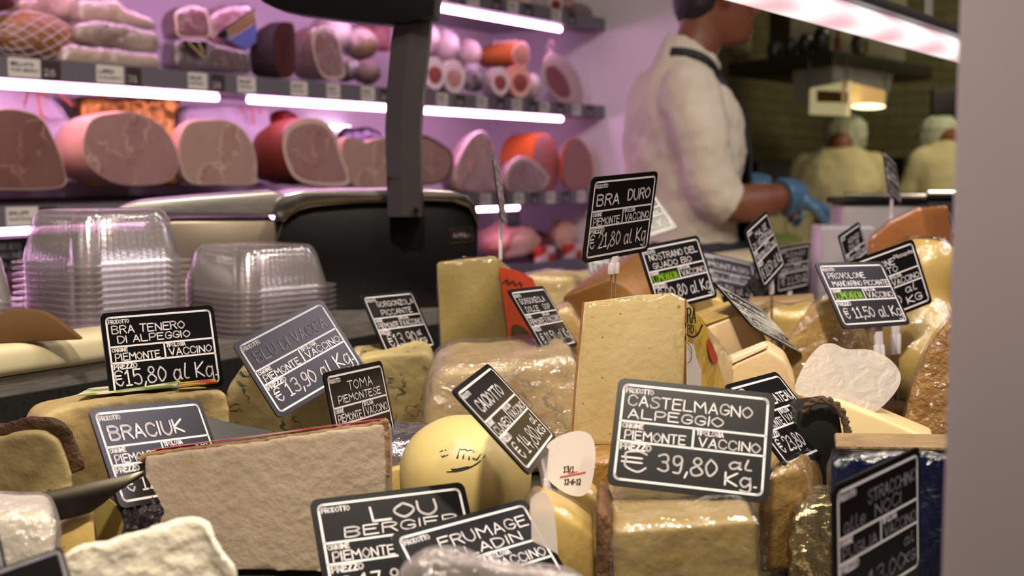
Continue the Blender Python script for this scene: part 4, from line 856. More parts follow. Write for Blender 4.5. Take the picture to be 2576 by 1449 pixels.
stripes(o, 2.401, [[(572, 78), (640, 30)], [(574, 88), (642, 42)], [(578, 97), (644, 54)]], M_goldl, 2.0)
o = vac('dark flat package with a triangular striped label below the red square piece', [(440, 172), (440, 100), (520, 100), (560, 118), (625, 130), (640, 185), (540, 178)], 2.37, .09, M_cured, zf=Z1, name='dark_pack')
obj('triangular_label', plate([PC(x, y, 2.345) for x, y in ((450, 104), (522, 104), (516, 148))], N3, .001), M_strip, o, False)
stripes(o, 2.343, [[(475, 108), (515, 145)], [(500, 108), (512, 132)]], M_goldl, 2.2)
cutmeat('speck', 'dark black crusted cured wedge with a red cut side', sh([(700, 60), (735, 58), (742, 90), (742, 150), (735, 190), (708, 194), (690, 160), (688, 100)], 2.36), V((-.95, .25, 0)), [(0, 1), (.03, 1.0), (.06, .9), (.085, .6)], mat('black_crust', '1e1214', .5, '341c1c', 20, bump=.5), M_cured, None, cat='cured meat', group='meats on the upper shelf')
cutmeat('speck', 'half cured ham in shiny film with a label beside the black crusted wedge', sh([(790, 75), (815, 66), (845, 85), (860, 130), (868, 185), (850, 200), (815, 195), (795, 160), (785, 110)], 2.37), V((-.85, .5, 0)), [(0, 1), (.03, 1.0), (.07, .95), (.1, .7)], mat('amber_cured_rind', '8c5034', .4, '6a3826', 10), mat('cut_speck', 'b07a78', .4, '8a4c50', 8, bump=.2), M_fat, .12, 'cured meat', 'meats on the upper shelf', film_=M_vac)
def salami(label, px, py, c, L, r, axis, m=M_sal, e=1.0, nz=.004, cut=None, name='salami', seed=0, film_=None, v=1.0):
    p = PC(px, py, c); a = axis.normalized(); b = a.cross(V((0, 0, 1))).normalized(); d = b.cross(a).normalized()
    if cut:
        ol = [p + (b * math.cos(t * PI / 8) + d * v * math.sin(t * PI / 8)) * r for t in range(16)]
        return cutmeat(name, label, ol, a * 1.0, [(0, 1), (L * .3, 1.03), (L * .7, 1), (L * .95, .7), (L, .4)], m, cut, m, .34, cat='salami', group=GS, n=2)
    o = obj(name, lump(p + a * L * .5, a * L * .5, b * r, d * r * v, e, nz, 10, 28, seed), m); tag(o, label, 'salami', GS); return o
bk = V((-.6, .72, .10)); bk2 = V((-.35, .9, -.05))
salami('pale lumpy salami piled high behind the film wrapped ham', 868, 88, 2.44, .16, .055, bk, seed=1)
salami('pale salami with an olive brown end, upper right beside the scale column', 938, 112, 2.42, .15, .048, bk, mat('half_pale_salami', 'd8c4c8', .6, '8a7458', 12, sharp=.08), seed=2)
salami('small grey lumpy salami on the shelf beside the film wrapped ham', 895, 176, 2.36, .11, .036, bk, M_salm, seed=3)
salami('small brown grey salami next to the scale column', 948, 184, 2.36, .11, .036, bk, mat('brown_grey_salami', 'a08a84', .6, '5c4640', 20, bump=.4), seed=4)
vac('reddish pieces standing at the back beside the scale column', [(900, 130), (905, 60), (985, 58), (990, 130)], 2.66, .05, mat('red_back_pieces', '9c4440', .4, 'd8a09a', 16), name='packed_meat', film_=False)
# right half
salami('upright pale salami just right of the scale column, top row', 1098, 100, 2.42, .15, 0.038, bk, seed=5, v=1.42, cut=None)
salami('second pale salami of the top row', 1150, 118, 2.42, .15, 0.038, bk, seed=6, v=1.42)
salami('thin pale salami beside the string tied roll', 1206, 136, 2.43, .14, 0.034, bk, mat('pink_pale_salami', 'e0ccca', .6, 'd0b4b2', 18), seed=7, v=1.42)
roll = cutmeat('pancetta_roll', 'orange brown roll tied with pale bands on the top row', sh([(1295, 115), (1312, 104), (1326, 112), (1332, 135), (1326, 160), (1310, 166), (1294, 155), (1288, 135)], 2.40), V((-.88, .47, 0)), [(0, 1), (.02, 1.03), (.09, 1.02), (.13, .92), (.15, .6)], mat('orange_brown_roll', 'c8743c', .4, 'b0602e', 10), mat('roll_cut', 'b88a6c', .5, 'a07458', 24), M_fat, .10, 'pancetta', GS)
rc = sum(sh([(1295, 115), (1312, 104), (1326, 112), (1332, 135), (1326, 160), (1310, 166), (1294, 155), (1288, 135)], 2.40), V()) / 8
ax = V((-.88, .47, 0)).normalized(); b_ = ax.cross(V((0, 0, 1))).normalized()
for t in (.02, .045, .07, .095):
    bm = bmesh.new(); tube(bm, [rc + ax * t + (b_ * math.cos(k * PI / 12) * .0315 + V((0, 0, 1)) * math.sin(k * PI / 12) * .0445) * 1.02 for k in range(24)], .0025, 6, closed=True); obj('band', bm, mat('pale_band', 'e4c8b8', .5), roll)
salami('small cut salami with a reddish end just right of the scale column, bottom row', 1094, 184, 2.35, .13, 0.035, bk2, seed=8, v=1.42, cut=M_salr)
salami('ring shaped pale salami end second in the bottom row', 1142, 192, 2.35, .13, 0.037, bk2, seed=9, v=1.42, cut=mat('pale_pink_cut', 'c8a098', .5, 'a86c68', 24))
salami('mottled grey white mouldy salami in the bottom row', 1202, 190, 2.36, .10, 0.04, bk2, M_salm, .9, .006, seed=10, v=1.15)
salami('small salami with a red cut face right of the mouldy one', 1258, 204, 2.35, .12, 0.033, bk2, seed=11, v=1.42, cut=M_salr)
salami('salami with an orange rim and dark red cut face', 1308, 204, 2.35, .12, 0.04, bk2, mat('orange_rim_salami', 'd89078', .5, 'e0b8a4', 12), seed=12, v=1.42, cut=M_salr)
salami('pale end piece half hidden beside the teardrop salami', 1350, 214, 2.36, .11, 0.032, bk2, seed=13, v=1.42)
big = cutmeat('big_salami', 'large teardrop salami with a dark red oval cut and a tied knot on top', sh([(1372, 180), (1380, 166), (1400, 168), (1424, 195), (1436, 230), (1428, 248), (1405, 242), (1380, 215)], 2.36), V((.42, .86, .22)).normalized(), [(0, 1), (.004, 1.15), (.02, 1.45), (.045, 1.6), (.075, 1.35), (.095, .6)], mat('pale_big_salami', 'dcc0c4', .6, 'c8a4a8', 8, bump=.2), mat('big_cut', '8c4450', .5, '9c5660', 30), None, cat='salami', group=GS)
bm = bmesh.new(); kp = PC(1384, 112, 2.42); tube(bm, [kp + V((0, 0, -.065)), kp + V((0, 0, -.03)), kp, kp + V((.008, 0, .012))], [.032, .014, .010, .013], 12); tube(bm, [kp + V((-.02, 0, -.012)), kp + V((.02, 0, -.008))], .003, 6)
obj('tied_knot', bm, MATS['pale_big_salami'], big)
# top shelf
Z0 = LEV[0] + .036
salami('grey brown sausage hanging over the right end of the top shelf', 1490, 32, 2.34, .16, .034, V((-.9, .4, .1)), mat('grey_brown_sausage', 'a09084', .6, '7c6c62', 10, bump=.2), seed=14)
salami('pale marbled salami on the top shelf', 1440, 10, 2.36, .2, .04, bk, mat('pale_marbled', 'd4b0b4', .5, 'b06c70', 16), seed=15)
salami('salami with a red cut face on the top shelf', 1398, 10, 2.345, .14, .034, bk, seed=16, cut=M_salr)
salami('pinkish wrapped piece on the top shelf left of the red cut salami', 1335, 2, 2.36, .14, .036, bk, M_pinkf, .9, .006, seed=17)
salami('dark red piece on the top shelf nearest the scale column', 1255, -14, 2.36, .16, .036, bk, M_bres, seed=18)
# bottom row
Z3 = LEV[3] + .036
def leg(label, px, py, c, L, r, m, seed):
    p = PC(px, py, c); o = obj('cured_ham', lump(p, U3 * L, N3 * (.10 if L > .1 else .045), V((0, 0, r)), .95, .012, 7, 36, seed), m); tag(o, label, 'cured ham', 'cured hams on the bottom shelf'); return o
M_pros = mat('prosciutto_skin', 'd88a78', .4, 'ecc8c0', 7, bump=.2, veins=[('a83c30', 6, .05, .5)])
a = leg('whole cured ham lying on the bottom shelf, dark at its shank end', 1280, 606, 2.47, .13, .065, M_pros, 3)
bm = lump(PC(1345, 618, 2.43), U3 * .075, N3 * .06, V((0, 0, .05)), .9, .008, 8, 24, 5); obj('dark_shank', bm, mat('dark_prosciutto', '4a1a1c', .45, '6a2a28', 16, bump=.3), a)
leg('second cured ham with white fat behind the BRA DURO sign', 1415, 594, 2.43, .06, .06, M_pros, 6)
for k, (x, lab) in enumerate(((1370, 'red and white packet lying at the front of the bottom shelf'), (1440, 'red packet beside the other packet on the bottom shelf'))):
    p = PC(x, 668, 2.337); bm = box(bmesh.new(), V(), V(), V(), V()) if False else None
    bm = bmesh.new(); box(bm, V((p.x, p.y, LEV[3] + .065)), U3 * .05, N3 * .016, V((0, 0, .03))); bev(bm, .008, 2); o = obj('packet', bm, mat('red_white_packet', 'c8301e', .35, 'e8d4dc', 14, detail=0, sharp=.05)); tag(o, lab, 'packet', 'packets on the bottom shelf')
p = PC(1291, 552, 2.36)
bm = bmesh.new(); box(bm, p, U3 * .038, N3 * .001, V((0, 0, .028))); o = obj('price_sign', bm, M_board, smooth=False); tag(o, 'small dark sign standing among the cured hams on the bottom shelf', 'price sign', GRP)
bm = bmesh.new(); ff = lambda x, z: p + U3 * x + N3 * .0014 + V((0, 0, z))
for k in range(3): write(bm, ('CRUDO', 'PARMA', '26,50')[k], -.03, .03, .010 - k * .015, .010, .0011, ff, 0, .3)
obj('handwriting', bm, M_faint, o, False, fix=False)
bm = bmesh.new(); tube(bm, [p + V((0, 0, -.028)), p + V((0, 0, -.07))], .001, 6); obj('pin', bm, M_pin, o)
p = PC(20, 640, 2.328)
bm = bmesh.new(); box(bm, p, U3 * .055, N3 * .001, V((0, 0, .035))); o = obj('price_sign', bm, M_board, smooth=False); tag(o, 'dark sign on the bottom shelf left of the plastic tubs', 'price sign', GRP)
bm = bmesh.new(); ff2 = lambda x, z: p + U3 * x + N3 * .0014 + V((0, 0, z))
write(bm, 'CRUDO', -.03, .03, .010, .012, .0014, ff2); write(bm, 'DURONE', -.04, .035, -.008, .011, .0014, ff2); write(bm, '24,00', -.03, .03, -.027, .012, .0014, ff2); obj('handwriting', bm, M_faint, o, False, fix=False)
bm = bmesh.new(); box(bm, p + V((0, 0, -.0375)) - N3 * .004, U3 * .02, N3 * .012, V((0, 0, .0025))); tube(bm, [p + V((0, 0, -.036)) - N3 * .004, V((p.x, p.y, LEV[3] + .0345)) - N3 * .004], .004, 8); obj('stand', bm, M_pin, o)
pk = PC(30, 640, 2.56); o = obj('cured_ham', lump(V((pk.x, pk.y, LEV[3] + .125)), U3 * .2, N3 * .10, V((0, 0, .08)), .95, .012, 7, 36, 9), M_cured); tag(o, 'dark cured ham lying behind the left hand sign on the bottom shelf', 'cured ham', 'cured hams on the bottom shelf')
# price cards on the rails
M_tagw = mat('white_price_card', 'e4dcd8', .5); M_tagd = mat('dark_red_price_card', '3e2c32', .5); M_tagi = mat('card_ink', '4a444a', .6)
CARD = {}
def card(lev, x, w, m, txt, label, grp):
    z = LEV[lev] + .0235; s = PC(x, 425 - (z - EYE) * 3110 / 3, 2.297).dot(U3)
    bm = bmesh.new(); sbox(bm, s - w / 2, s + w / 2, 2.2955, 2.2975, z - .0195, z + .0195); o = obj('price_card', bm, m, smooth=False); tag(o, label, 'price card', grp)
    bm = bmesh.new(); f = lambda a, b: W(s + a, 2.2952, z + b)
    for k, (t, h, yy, ww) in enumerate(txt): write(bm, t, -w * .42, -w * .42 + w * ww, yy, h, .0007 if h < .007 else .0011, f, 0, 0)
    obj('printing', bm, M_tagi if m is M_tagw else M_print, o, False, fix=False)
T1 = [('BELLOTA', .007, .004, .7), ('PURO IBERICO', .006, -.008, .84)]; T2 = [('LARDO', .008, .002, .55), ('DI COLONNATA', .005, -.010, .84)]
T3 = [('SALUMI', .007, .004, .6), ('NOSTRANI', .005, -.008, .7)]; P1 = [('28', .012, -.012, .6)]; P2 = [('31', .012, -.012, .6)]
G1, G2, G3 = 'price cards on the upper rail', 'price cards on the middle rail', 'price cards on the lower rail'
for x, w, m, t, lab in ((62, .075, M_tagw, T1, 'pale card on the upper left rail below the netted roast'), (130, .045, M_tagd, P1, 'dark card beside the pale card below the netted roast'), (277, .072, M_tagw, T2, 'white LARDO card on the rail below the stacked packs'),
    (337, .04, M_tagd, P2, 'dark price card right of the white LARDO card'), (497, .058, M_tagw, T3, 'greenish white card below the dark flat package'), (548, .042, M_tagd, P1, 'dark card right of the greenish white card'),
    (620, .06, M_tagw, T3, 'white card on the rail left of the black crusted wedge'), (752, .06, M_tagw, T3, 'card on the rail under the black crusted wedge'), (838, .05, M_tagw, T3, 'card on the rail under the film wrapped ham'), (925, .055, M_tagw, T3, 'white card just left of the scale column'), (966, .03, M_tagd, P1, 'dark card touching the left side of the scale column')):
    card(1, x, w, m, t, lab, G1)
for i, x in enumerate((1112, 1158, 1212, 1260, 1300, 1340, 1370, 1410, 1450, 1485)):
    lab = 'upper rail card number %d right of the scale column' % (i + 1)
    card(1, x, .055 if i % 2 == 0 else .045, M_tagw if i % 2 == 0 else M_tagd, T3 if i % 2 == 0 else P1, ['white card just right of the scale column on the upper rail', 'dark card under the ring shaped salami', 'white card under the mouldy salami', 'dark card under the small red cut salami', 'white card under the orange rimmed salami', 'dark card between two white cards left of the teardrop salami', 'white card left of the teardrop salami', 'dark card under the teardrop salami', 'white card right of the teardrop salami cut', 'dark card last on the upper rail'][i], G1)
for i, x in enumerate((1110, 1152, 1190, 1250, 1290, 1330, 1400, 1440)):
    card(0, x, .06 if i % 2 == 0 else .045, M_tagw if i % 2 == 0 else M_tagd, T3 if i % 2 == 0 else P1, ['white card on the top rail just right of the scale column', 'dark card second on the top rail', 'white card third on the top rail', 'dark card on the top rail below the pinkish piece', 'white card on the top rail below the pinkish piece', 'dark card on the top rail left of the red cut salami', 'white card on the top rail below the red cut salami', 'dark card on the top rail left of the grey sausage'][i], 'price cards on the top rail')
for i, x in enumerate((55, 118, 1222, 1265, 1305, 1345, 1385, 1425, 1462)):
    card(2, x, .075 if i == 0 else .055 if i % 2 == 0 else .045, M_tagw if i % 2 == 0 else M_tagd, T3 if i % 2 == 0 else P2, ['pale card on the lower rail left above the plastic tubs', 'dark red card on the lower rail above the plastic tubs', 'white card on the lower rail beside the sign seen edge on', 'dark card on the lower rail below the wrapped shank', 'white card on the lower rail below the wrapped shank', 'dark card below the left mortadella', 'white card below the left mortadella', 'dark card below the right mortadella', 'white card last on the lower rail'][i], G3)
# ------------------------------------------------------------------ scale with its column and display
M_blk = mat('black_scale_plastic', '08080a', .42, spec=.25)
M_polst = mat('polished_scale_steel', 'a8a298', .22, '948e84', 6, metal=1)
M_colm = mat('grey_column_metal', '383634', .45, '403d3a', 9, metal=.3)
aS = az(14)
YS = 1.76
fs = lambda px, Y=YS, ref=(950, 640): [PL(x, y, D(ref[0], ref[1], Y), aS) for x, y in px]
bx = -aS * .22
scale = empty('counter_scale', V((D(950, 640, YS + .08).x, YS + .1, 1.0)), 'black and steel shop scale with a tall grey display column on the rear ledge', 'scale')
def onz(pts, z=1.0012): return [V((p.x, p.y, max(p.z, z))) for p in pts]
b = fs([(702, 800), (700, 600), (712, 558), (742, 532), (785, 518), (1000, 508), (1100, 505), (1160, 512), (1192, 540), (1203, 580), (1205, 800)])
b = onz([V((p.x, p.y, 1.0012)) if i in (0, 10) else p for i, p in enumerate(b)])
obj('body', slab(b, bx, .004, 2), M_blk, scale)
h = [V((x, y, 0)) for x, y in ((690, 532), (696, 506), (716, 489), (760, 481), (900, 479), (1080, 478), (1140, 481), (1175, 492), (1196, 516), (1206, 556), (1204, 578), (1196, 552), (1180, 524), (1140, 509), (1080, 507), (900, 511), (790, 520), (752, 530), (728, 546), (712, 560))]
h3 = [PL(p.x, p.y, D(950, 640, YS - .012), aS) for p in h]
obj('hood', slab(h3, bx * 1.08, .002, 2), M_polst, scale)
# weighing plate and its housing on the left
pl = fs([(288, 530), (300, 520), (345, 509), (480, 497), (690, 482), (712, 490), (700, 530), (690, 540), (500, 536), (320, 538)], YS + .03)
obj('weighing_plate', slab(pl, -aS * .2, .003, 2), M_steel, scale)
hs = fs([(360, 800), (362, 565), (440, 556), (690, 553), (706, 570), (706, 800)], YS + .04)
hs = [V((p.x, p.y, 1.0012)) if i in (0, 5) else p for i, p in enumerate(hs)]
obj('plate_housing', slab(hs, -aS * .17, .003, 2), mat('champagne_steel', '8c8070', .38, '7a6e60', 12, metal=.8), scale)
# foot rails
fr = fs([(830, 800), (830, 788), (1088, 780), (1088, 800)], YS - .02); fr = [V((p.x, p.y, max(p.z - .0, 1.0012))) for p in fr]
# column
cl = [(975, 545), (972, 460), (968, 330), (972, 230), (984, 100), (1002, -20), (1090, -20), (1078, 100), (1064, 230), (1056, 330), (1058, 460), (1061, 545)]
yc = YS - .045
cpts = [PL(x, y, D(1016, 400, yc), az(0)) for x, y in cl]
L_, R_ = cpts[:6], cpts[6:][::-1]
bm = bmesh.new(); rings = []
for a, c in zip(L_, R_):
    m = a.lerp(c, .48); wd = (c - a).length; d = V((0, 1, 0))
    rings.append([bm.verts.new(q) for q in (a + d * .012, a + d * .004, m - d * .010, c + d * .004, c + d * .012, c + d * .05, a + d * .05)])
for A, B in zip(rings, rings[1:]):
    for j in range(7): bm.faces.new((A[j], A[(j + 1) % 7], B[(j + 1) % 7], B[j]))
bm.faces.new(rings[0]); bm.faces.new(rings[-1][::-1])
col = obj('column', bm, M_colm, scale)
bm = bmesh.new(); p = PL(1046, 528, D(1016, 400, yc - .012), az(0)); tube(bm, [p, p + V((0, .012, 0))], .0035, 14); obj('screw', bm, M_blk, col)
bm = bmesh.new(); p = PL(977, 449, D(1016, 400, yc - .008), az(0)); tube(bm, [p, p + V((0, .012, 0))], .002, 12); obj('screw', bm, M_blk, col)
dh = [PL(x, y, D(860, 0, yc - .02), az(-6)) for x, y in ((640, -60), (655, 2), (690, 20), (740, 32), (800, 40), (880, 50), (960, 57), (1020, 58), (1090, 40), (1100, -70), (1090, -200), (640, -200))]
obj('display_head', slab(dh, -az(-6) * .06, .004, 2), M_blk, scale)
# maker's badge: thin steel frame, red oval, pale letters
pb_ = fs([(1130, 0)])[0]; nb = aS; P0 = D(950, 640, YS); fb_ = lambda x, y: PL(x, -y, P0 + nb * .0012, nb)
bm = bmesh.new()
for seg in ([(1130, -574), (1187, -570)], [(1128, -579), (1187, -577)], [(1187, -570), (1190, -606)], [(1132, -612), (1190, -606)]): ribbon(bm, [V((x, y, 0)) for x, y in seg], .9, fb_)
bd = obj('badge', bm, M_polst, scale, False, fix=False)
bm = bmesh.new(); ribbon(bm, [V((1160 + 27 * math.cos(t * PI / 12), -592 + 9 * math.sin(t * PI / 12) + (t < 12) * 0, 0)) for t in range(25)], .7, fb_); obj('red_oval', bm, mat('badge_red', '5c1c22', .5), bd, False, fix=False)
bm = bmesh.new(); write(bm, 'Aemmirn', 1140, 1180, -597, 11, .7, fb_, .1, 0); obj('badge_letters', bm, M_faint, bd, False, fix=False)
# ------------------------------------------------------------------ cream board and brown paper at the left of the ledge
pA = D(-100, 860, 1.135); 
bm = bmesh.new(); bs0, bs1 = D(-120, 900, 1.13).dot(U3), D(420, 900, 1.36).dot(U3)
sbox(bm, bs0, bs1, 1.056, 1.118, 1.0012, 1.032); bev(bm, .010, 4)
board = obj('cutting_board', bm, mat('cream_board', 'd8cda8', .4, 'cdc19a', 10)); tag(board, 'thick cream cutting board edge on in front of the plastic tubs', 'board')
BT = 1.0325
pp_ = [PL(x, y, D(100, 820, 1.195), az(20)) for x, y in ((-40, 850), (-40, 800), (0, 790), (24, 776), (70, 778), (110, 784), (140, 800), (175, 828), (206, 852))]
pp_ = [V((p.x, p.y, max(p.z, BT))) for p in pp_]; pp_[0].z = BT; pp_[-1].z = BT
o = obj('brown_paper', slab(pp_, V((.0, .008, 0)), .002, 2), mat('brown_paper_stack', '66441a', .7, '4c3212', 8)); tag(o, 'curved brown paper standing on the cream board in front of the tubs', 'paper')
# ------------------------------------------------------------------ clear plastic tubs
def tubmat():
    m = film('clear_tub_plastic', tint='f2eef0', gloss=.16, rough=.12, bump=.06, bscale=260, milk=.11); nt = m.node_tree
    return m
M_tub = tubmat()
def tub_mesh(w=.066, h=.062, top=.86, r=.022, flange=.012, ribs=True):
    """upside-down ribbed tub: rim flange at the bottom, rounded base on top"""
    def loop(k, z, rr, nr):
        pts = []; a = w * k; per = 11
        for cx, cy, a0 in ((1, 1, 0), (-1, 1, 90), (-1, -1, 180), (1, -1, 270)):
            c = V((cx * (a - rr), cy * (a - rr), 0))
            for i in range(7):
                t = math.radians(a0 + 90 * i / 6); pts.append(c + V((math.cos(t), math.sin(t), 0)) * rr)
            t = math.radians(a0 + 90); p = c + V((math.cos(t), math.sin(t), 0)) * rr
            d = V((-math.sin(math.radians(a0)), 0, 0)); nx = V((-cx if cx * cy > 0 else 0, 0, 0))
            dirv = V((math.cos(math.radians(a0 + 180)), math.sin(math.radians(a0 + 180)), 0)); L = 2 * (a - rr); out = V((math.cos(t), math.sin(t), 0))
            for i in range(1, per * 2):
                s = i / (per * 2); pts.append(p + dirv * L * s + out * (nr if i % 2 else 0))
        return [V((q.x, q.y, z)) for q in pts]
    bm = bmesh.new(); rings = [loop(1 + flange / w, .0, r + flange, 0), loop(1 + flange / w, .0016, r + flange, 0), loop(1.0, .002, r, 0), loop(.993, .006, r, -.0028), loop(top + .02, h - .012, r * .95, -.0028), loop(top - .03, h - .004, r * .95, -.0018), loop(top - .10, h, r * .8, 0)]
    vs = [[bm.verts.new(p) for p in rg] for rg in rings]; m = len(rings[0])
    for A, B in zip(vs, vs[1:]):
        for j in range(m): bm.faces.new((A[j], A[(j + 1) % m], B[(j + 1) % m], B[j]))
    bm.faces.new(vs[-1])
    bmesh.ops.recalc_face_normals(bm, faces=bm.faces)
    me = bpy.data.meshes.new('plastic_tub'); bm.to_mesh(me); bm.free()
    for p in me.polygons: p.use_smooth = True
    me.set_sharp_from_angle(angle=math.radians(45)); me.materials.append(M_tub); return me
tubme = tub_mesh(); tublow = tub_mesh(h=.052)
def stack(me_, cx, Y, n, pitch, rot, label_top, label_mid, group, sc=1.0, jx=.0001):
    q = D(cx, 800, Y)
    for k in range(n):
        o = link('plastic_tub', me_); o.location = (q.x + rnd.uniform(-jx, jx), q.y + rnd.uniform(-jx, jx), 1.0012 + .0004 + k * pitch); o.scale = (sc, sc, 1)
        o.rotation_euler = (0, 0, math.radians(rot))
        tag(o, label_top if k == n - 1 else label_mid, 'tub', group)
stack(tubme, 262, 1.47, 13, .0074, 50, 'clear ribbed tub on top of the tall left stack', 'clear ribbed tub nested inside the tall left stack', 'tubs in the tall left stack', 1.08)
stack(tublow, 646, 1.54, 9, .0066, 48, 'clear ribbed tub on top of the lower right stack', 'clear ribbed tub nested inside the lower right stack beside the scale', 'tubs in the lower right stack', 1.04)
stack(tubme, -165, 1.39, 8, .0070, 52, 'clear ribbed tub on top of the stack cut by the left edge', 'clear ribbed tub nested in the stack cut by the left edge', 'tubs in the stack at the left edge')
# ------------------------------------------------------------------ kitchen behind
M_hood = mat('dark_hood_metal', '3a382e', .4, '2e2c24', 6, metal=.5)
M_hglass = film('grey_hood_glass', tint='aab4b8', gloss=.10, rough=.15, bump=0, milk=.22)
hz0, hz1 = 1.655, 1.72
hc = [D(1830, 190, 6.15), D(2095, 165, 5.5), D(2345, 200, 6.35), D(2110, 185, 7.3)]
hood = empty('extractor_hood', V((hc[3].x, hc[3].y, hz0)), 'dark cooker hood with a ledge and smoky glass skirt above the kitchen', 'hood')
bm = slab([V((p.x, p.y, hz0)) for p in hc], V((0, 0, hz1 - hz0)), .006, 2); obj('ledge', bm, M_hood, hood)
cc = sum(hc, V()) / 4
bm = bmesh.new(); top = [V((p.x, p.y, hz0)).lerp(V((cc.x, cc.y, hz0)), .06) for p in hc]; bot = [p.lerp(V((cc.x, cc.y, hz0)), .03) - V((0, 0, .16)) for p in top]
for i in (1,):
    for a, b_, c_, d_ in ((top[0].lerp(top[1], .62), top[1], bot[1], bot[0].lerp(bot[1], .62)), (top[1], top[1].lerp(top[2], .62), bot[1].lerp(bot[2], .55), bot[1])):
        vs = [bm.verts.new(q) for q in (a, b_, c_, d_)]; bm.faces.new(vs)
        nn_ = (b_ - a).cross(d_ - a).normalized() * .006; vs2 = [bm.verts.new(q + nn_) for q in (a, b_, c_, d_)]; bm.faces.new(vs2[::-1])
obj('glass_skirt', bm, M_hglass, hood, False)
bm = bmesh.new(); box(bm, V((cc.x, cc.y, (hz1 + 3.0) / 2)), V((.28, 0, 0)), V((0, .25, 0)), V((0, 0, (3.0 - hz1) / 2))); obj('flue', bm, mat('pale_flue', '6c6650', .6, '5c5642', 8), hood, False)
def pot(name, lab, px, py0, py1, Y, w, m, cat, group=None, prof=((0, .7), (.1, .9), (.6, 1), (.8, .9), (.9, .6), (1, .62)), z=None):
    c = D(px, py1, Y); h = (py1 - py0) / FPX * Y; r = w / 2 / FPX * Y; z0 = z if z is not None else hz1 + .0005
    bm = bmesh.new(); tube(bm, [V((c.x, c.y, z0 + h * t)) for t, k in prof], [r * k for t, k in prof], 20, up=V((0, 1, 0))); o = obj(name, bm, m); tag(o, lab, cat, group); return o
M_jar = mat('dark_green_jar', '1c241c', .35, '141a14', 10)
for i, (x, y0, w_) in enumerate(((1948, 118, 40), (1988, 112, 38), (2026, 106, 40), (2066, 92, 44))):
    yj = 5.9 - .07 * i
    pot('green_jar', ['dark green jar leftmost of the row on the hood ledge', 'dark jar second in the row on the hood ledge', 'dark jar third in the row on the hood ledge', 'largest dark jar at the end of the row on the hood ledge'][i], x, y0, 158, yj, w_, M_jar, 'jar', 'dark jars on the hood ledge')
pot('glass_bowl', 'pale glass bowl on the hood ledge beside the man', 1862, 122, 172, 6.12, 62, mat('amber_glass_bowl', '7c744e', .3, '4a4428', 14), 'bowl', None, ((0, .35), (.12, .4), (.3, .8), (.7, 1), (1, .9)))
pot('red_bottle', 'slim dark red bottle on the hood ledge', 2107, 82, 145, 5.72, 18, mat('dark_red_bottle', '4a1c18', .35), 'bottle', None, ((0, 1), (.6, 1), (.72, .5), (1, .45)))
pot('olive_pot', 'round olive pot on the hood ledge under the lamp', 2162, 84, 140, 5.85, 46, mat('olive_pot_glaze', '3c361c', .4), 'pot', None, ((0, .5), (.2, .8), (.6, 1), (.85, .8), (1, .6)))
# lit box lamp
nB1, pB1 = az(-28), D(2130, 260, 5.25)
lampb = empty('box_lamp', V((pB1.x, pB1.y + .1, D(2130, 305, 5.25).z)), 'cream lit box lamp with a brown label hanging under the hood', 'lamp')
M_lbox = mat('lit_cream_box', 'd8cda0', .6, emit=('e8d8a0', .42))
A_, B_, C_ = D(2037, 222, 5.5), D(2130, 215, 5.2), D(2228, 208, 5.6)
def quadbox(a, b, z0, z1, z0b, z1b, t):
    bm = bmesh.new(); d = (b - a); n = V((d.y, -d.x, 0)).normalized() * -t
    vs = [bm.verts.new(q) for q in (V((a.x, a.y, z0)), V((b.x, b.y, z0b)), V((b.x, b.y, z1b)), V((a.x, a.y, z1)))]; vb = [bm.verts.new(v.co + n) for v in vs]
    bm.faces.new(vs); bm.faces.new(vb[::-1])
    for i in range(4): bm.faces.new((vs[i], vb[i], vb[(i + 1) % 4], vs[(i + 1) % 4]))
    return bm
zt_, zb_ = D(2037, 222, 5.5).z, D(2037, 288, 5.5).z
obj('left_face', quadbox(A_, B_, zb_, zt_, zb_ - .02, zt_ + .01, .02), M_lbox, lampb, False)
obj('right_face', quadbox(B_, C_, zb_ + .03, zt_ + .01, zb_ + .04, zt_ - .005, .02), mat('lit_tan_box', 'c0a070', .6, emit=('c8a060', .30)), lampb, False)
lbl = [A_.lerp(B_, .18), A_.lerp(B_, 1.0)]; n_ = V((0, -1, 0))
obj('brown_label', quadbox(lbl[0] + n_ * .012, lbl[1] + n_ * .012, zb_ + .052, zt_ - .012, zb_ + .035, zt_ - .035, .004), mat('brown_label', '8c6428', .5), lampb, False)
q = D(2184, 268, 5.25); obj('bulb', lump(q, V((.075, .02, 0)), V((0, .07, 0)), V((0, 0, .012)), 1), mat('warm_bulb', 'fff2c8', .4, emit=('fff0c0', 3.0)), lampb)
bm = bmesh.new()
for p in (A_, B_, C_): tube(bm, [V((p.x, p.y, zt_ - .01)), V((p.x, p.y + .02, hz0 + .02))], .004, 6)
obj('hanger', bm, M_hood, lampb)
l = bpy.data.lights.new('box_lamp_light', 'POINT'); l.energy = 7; l.color = (1, .86, .55); l.shadow_soft_size = .06; lo = bpy.data.objects.new('box_lamp_light', l); COL.objects.link(lo); lo.location = (2.0, 5.15, 1.42)
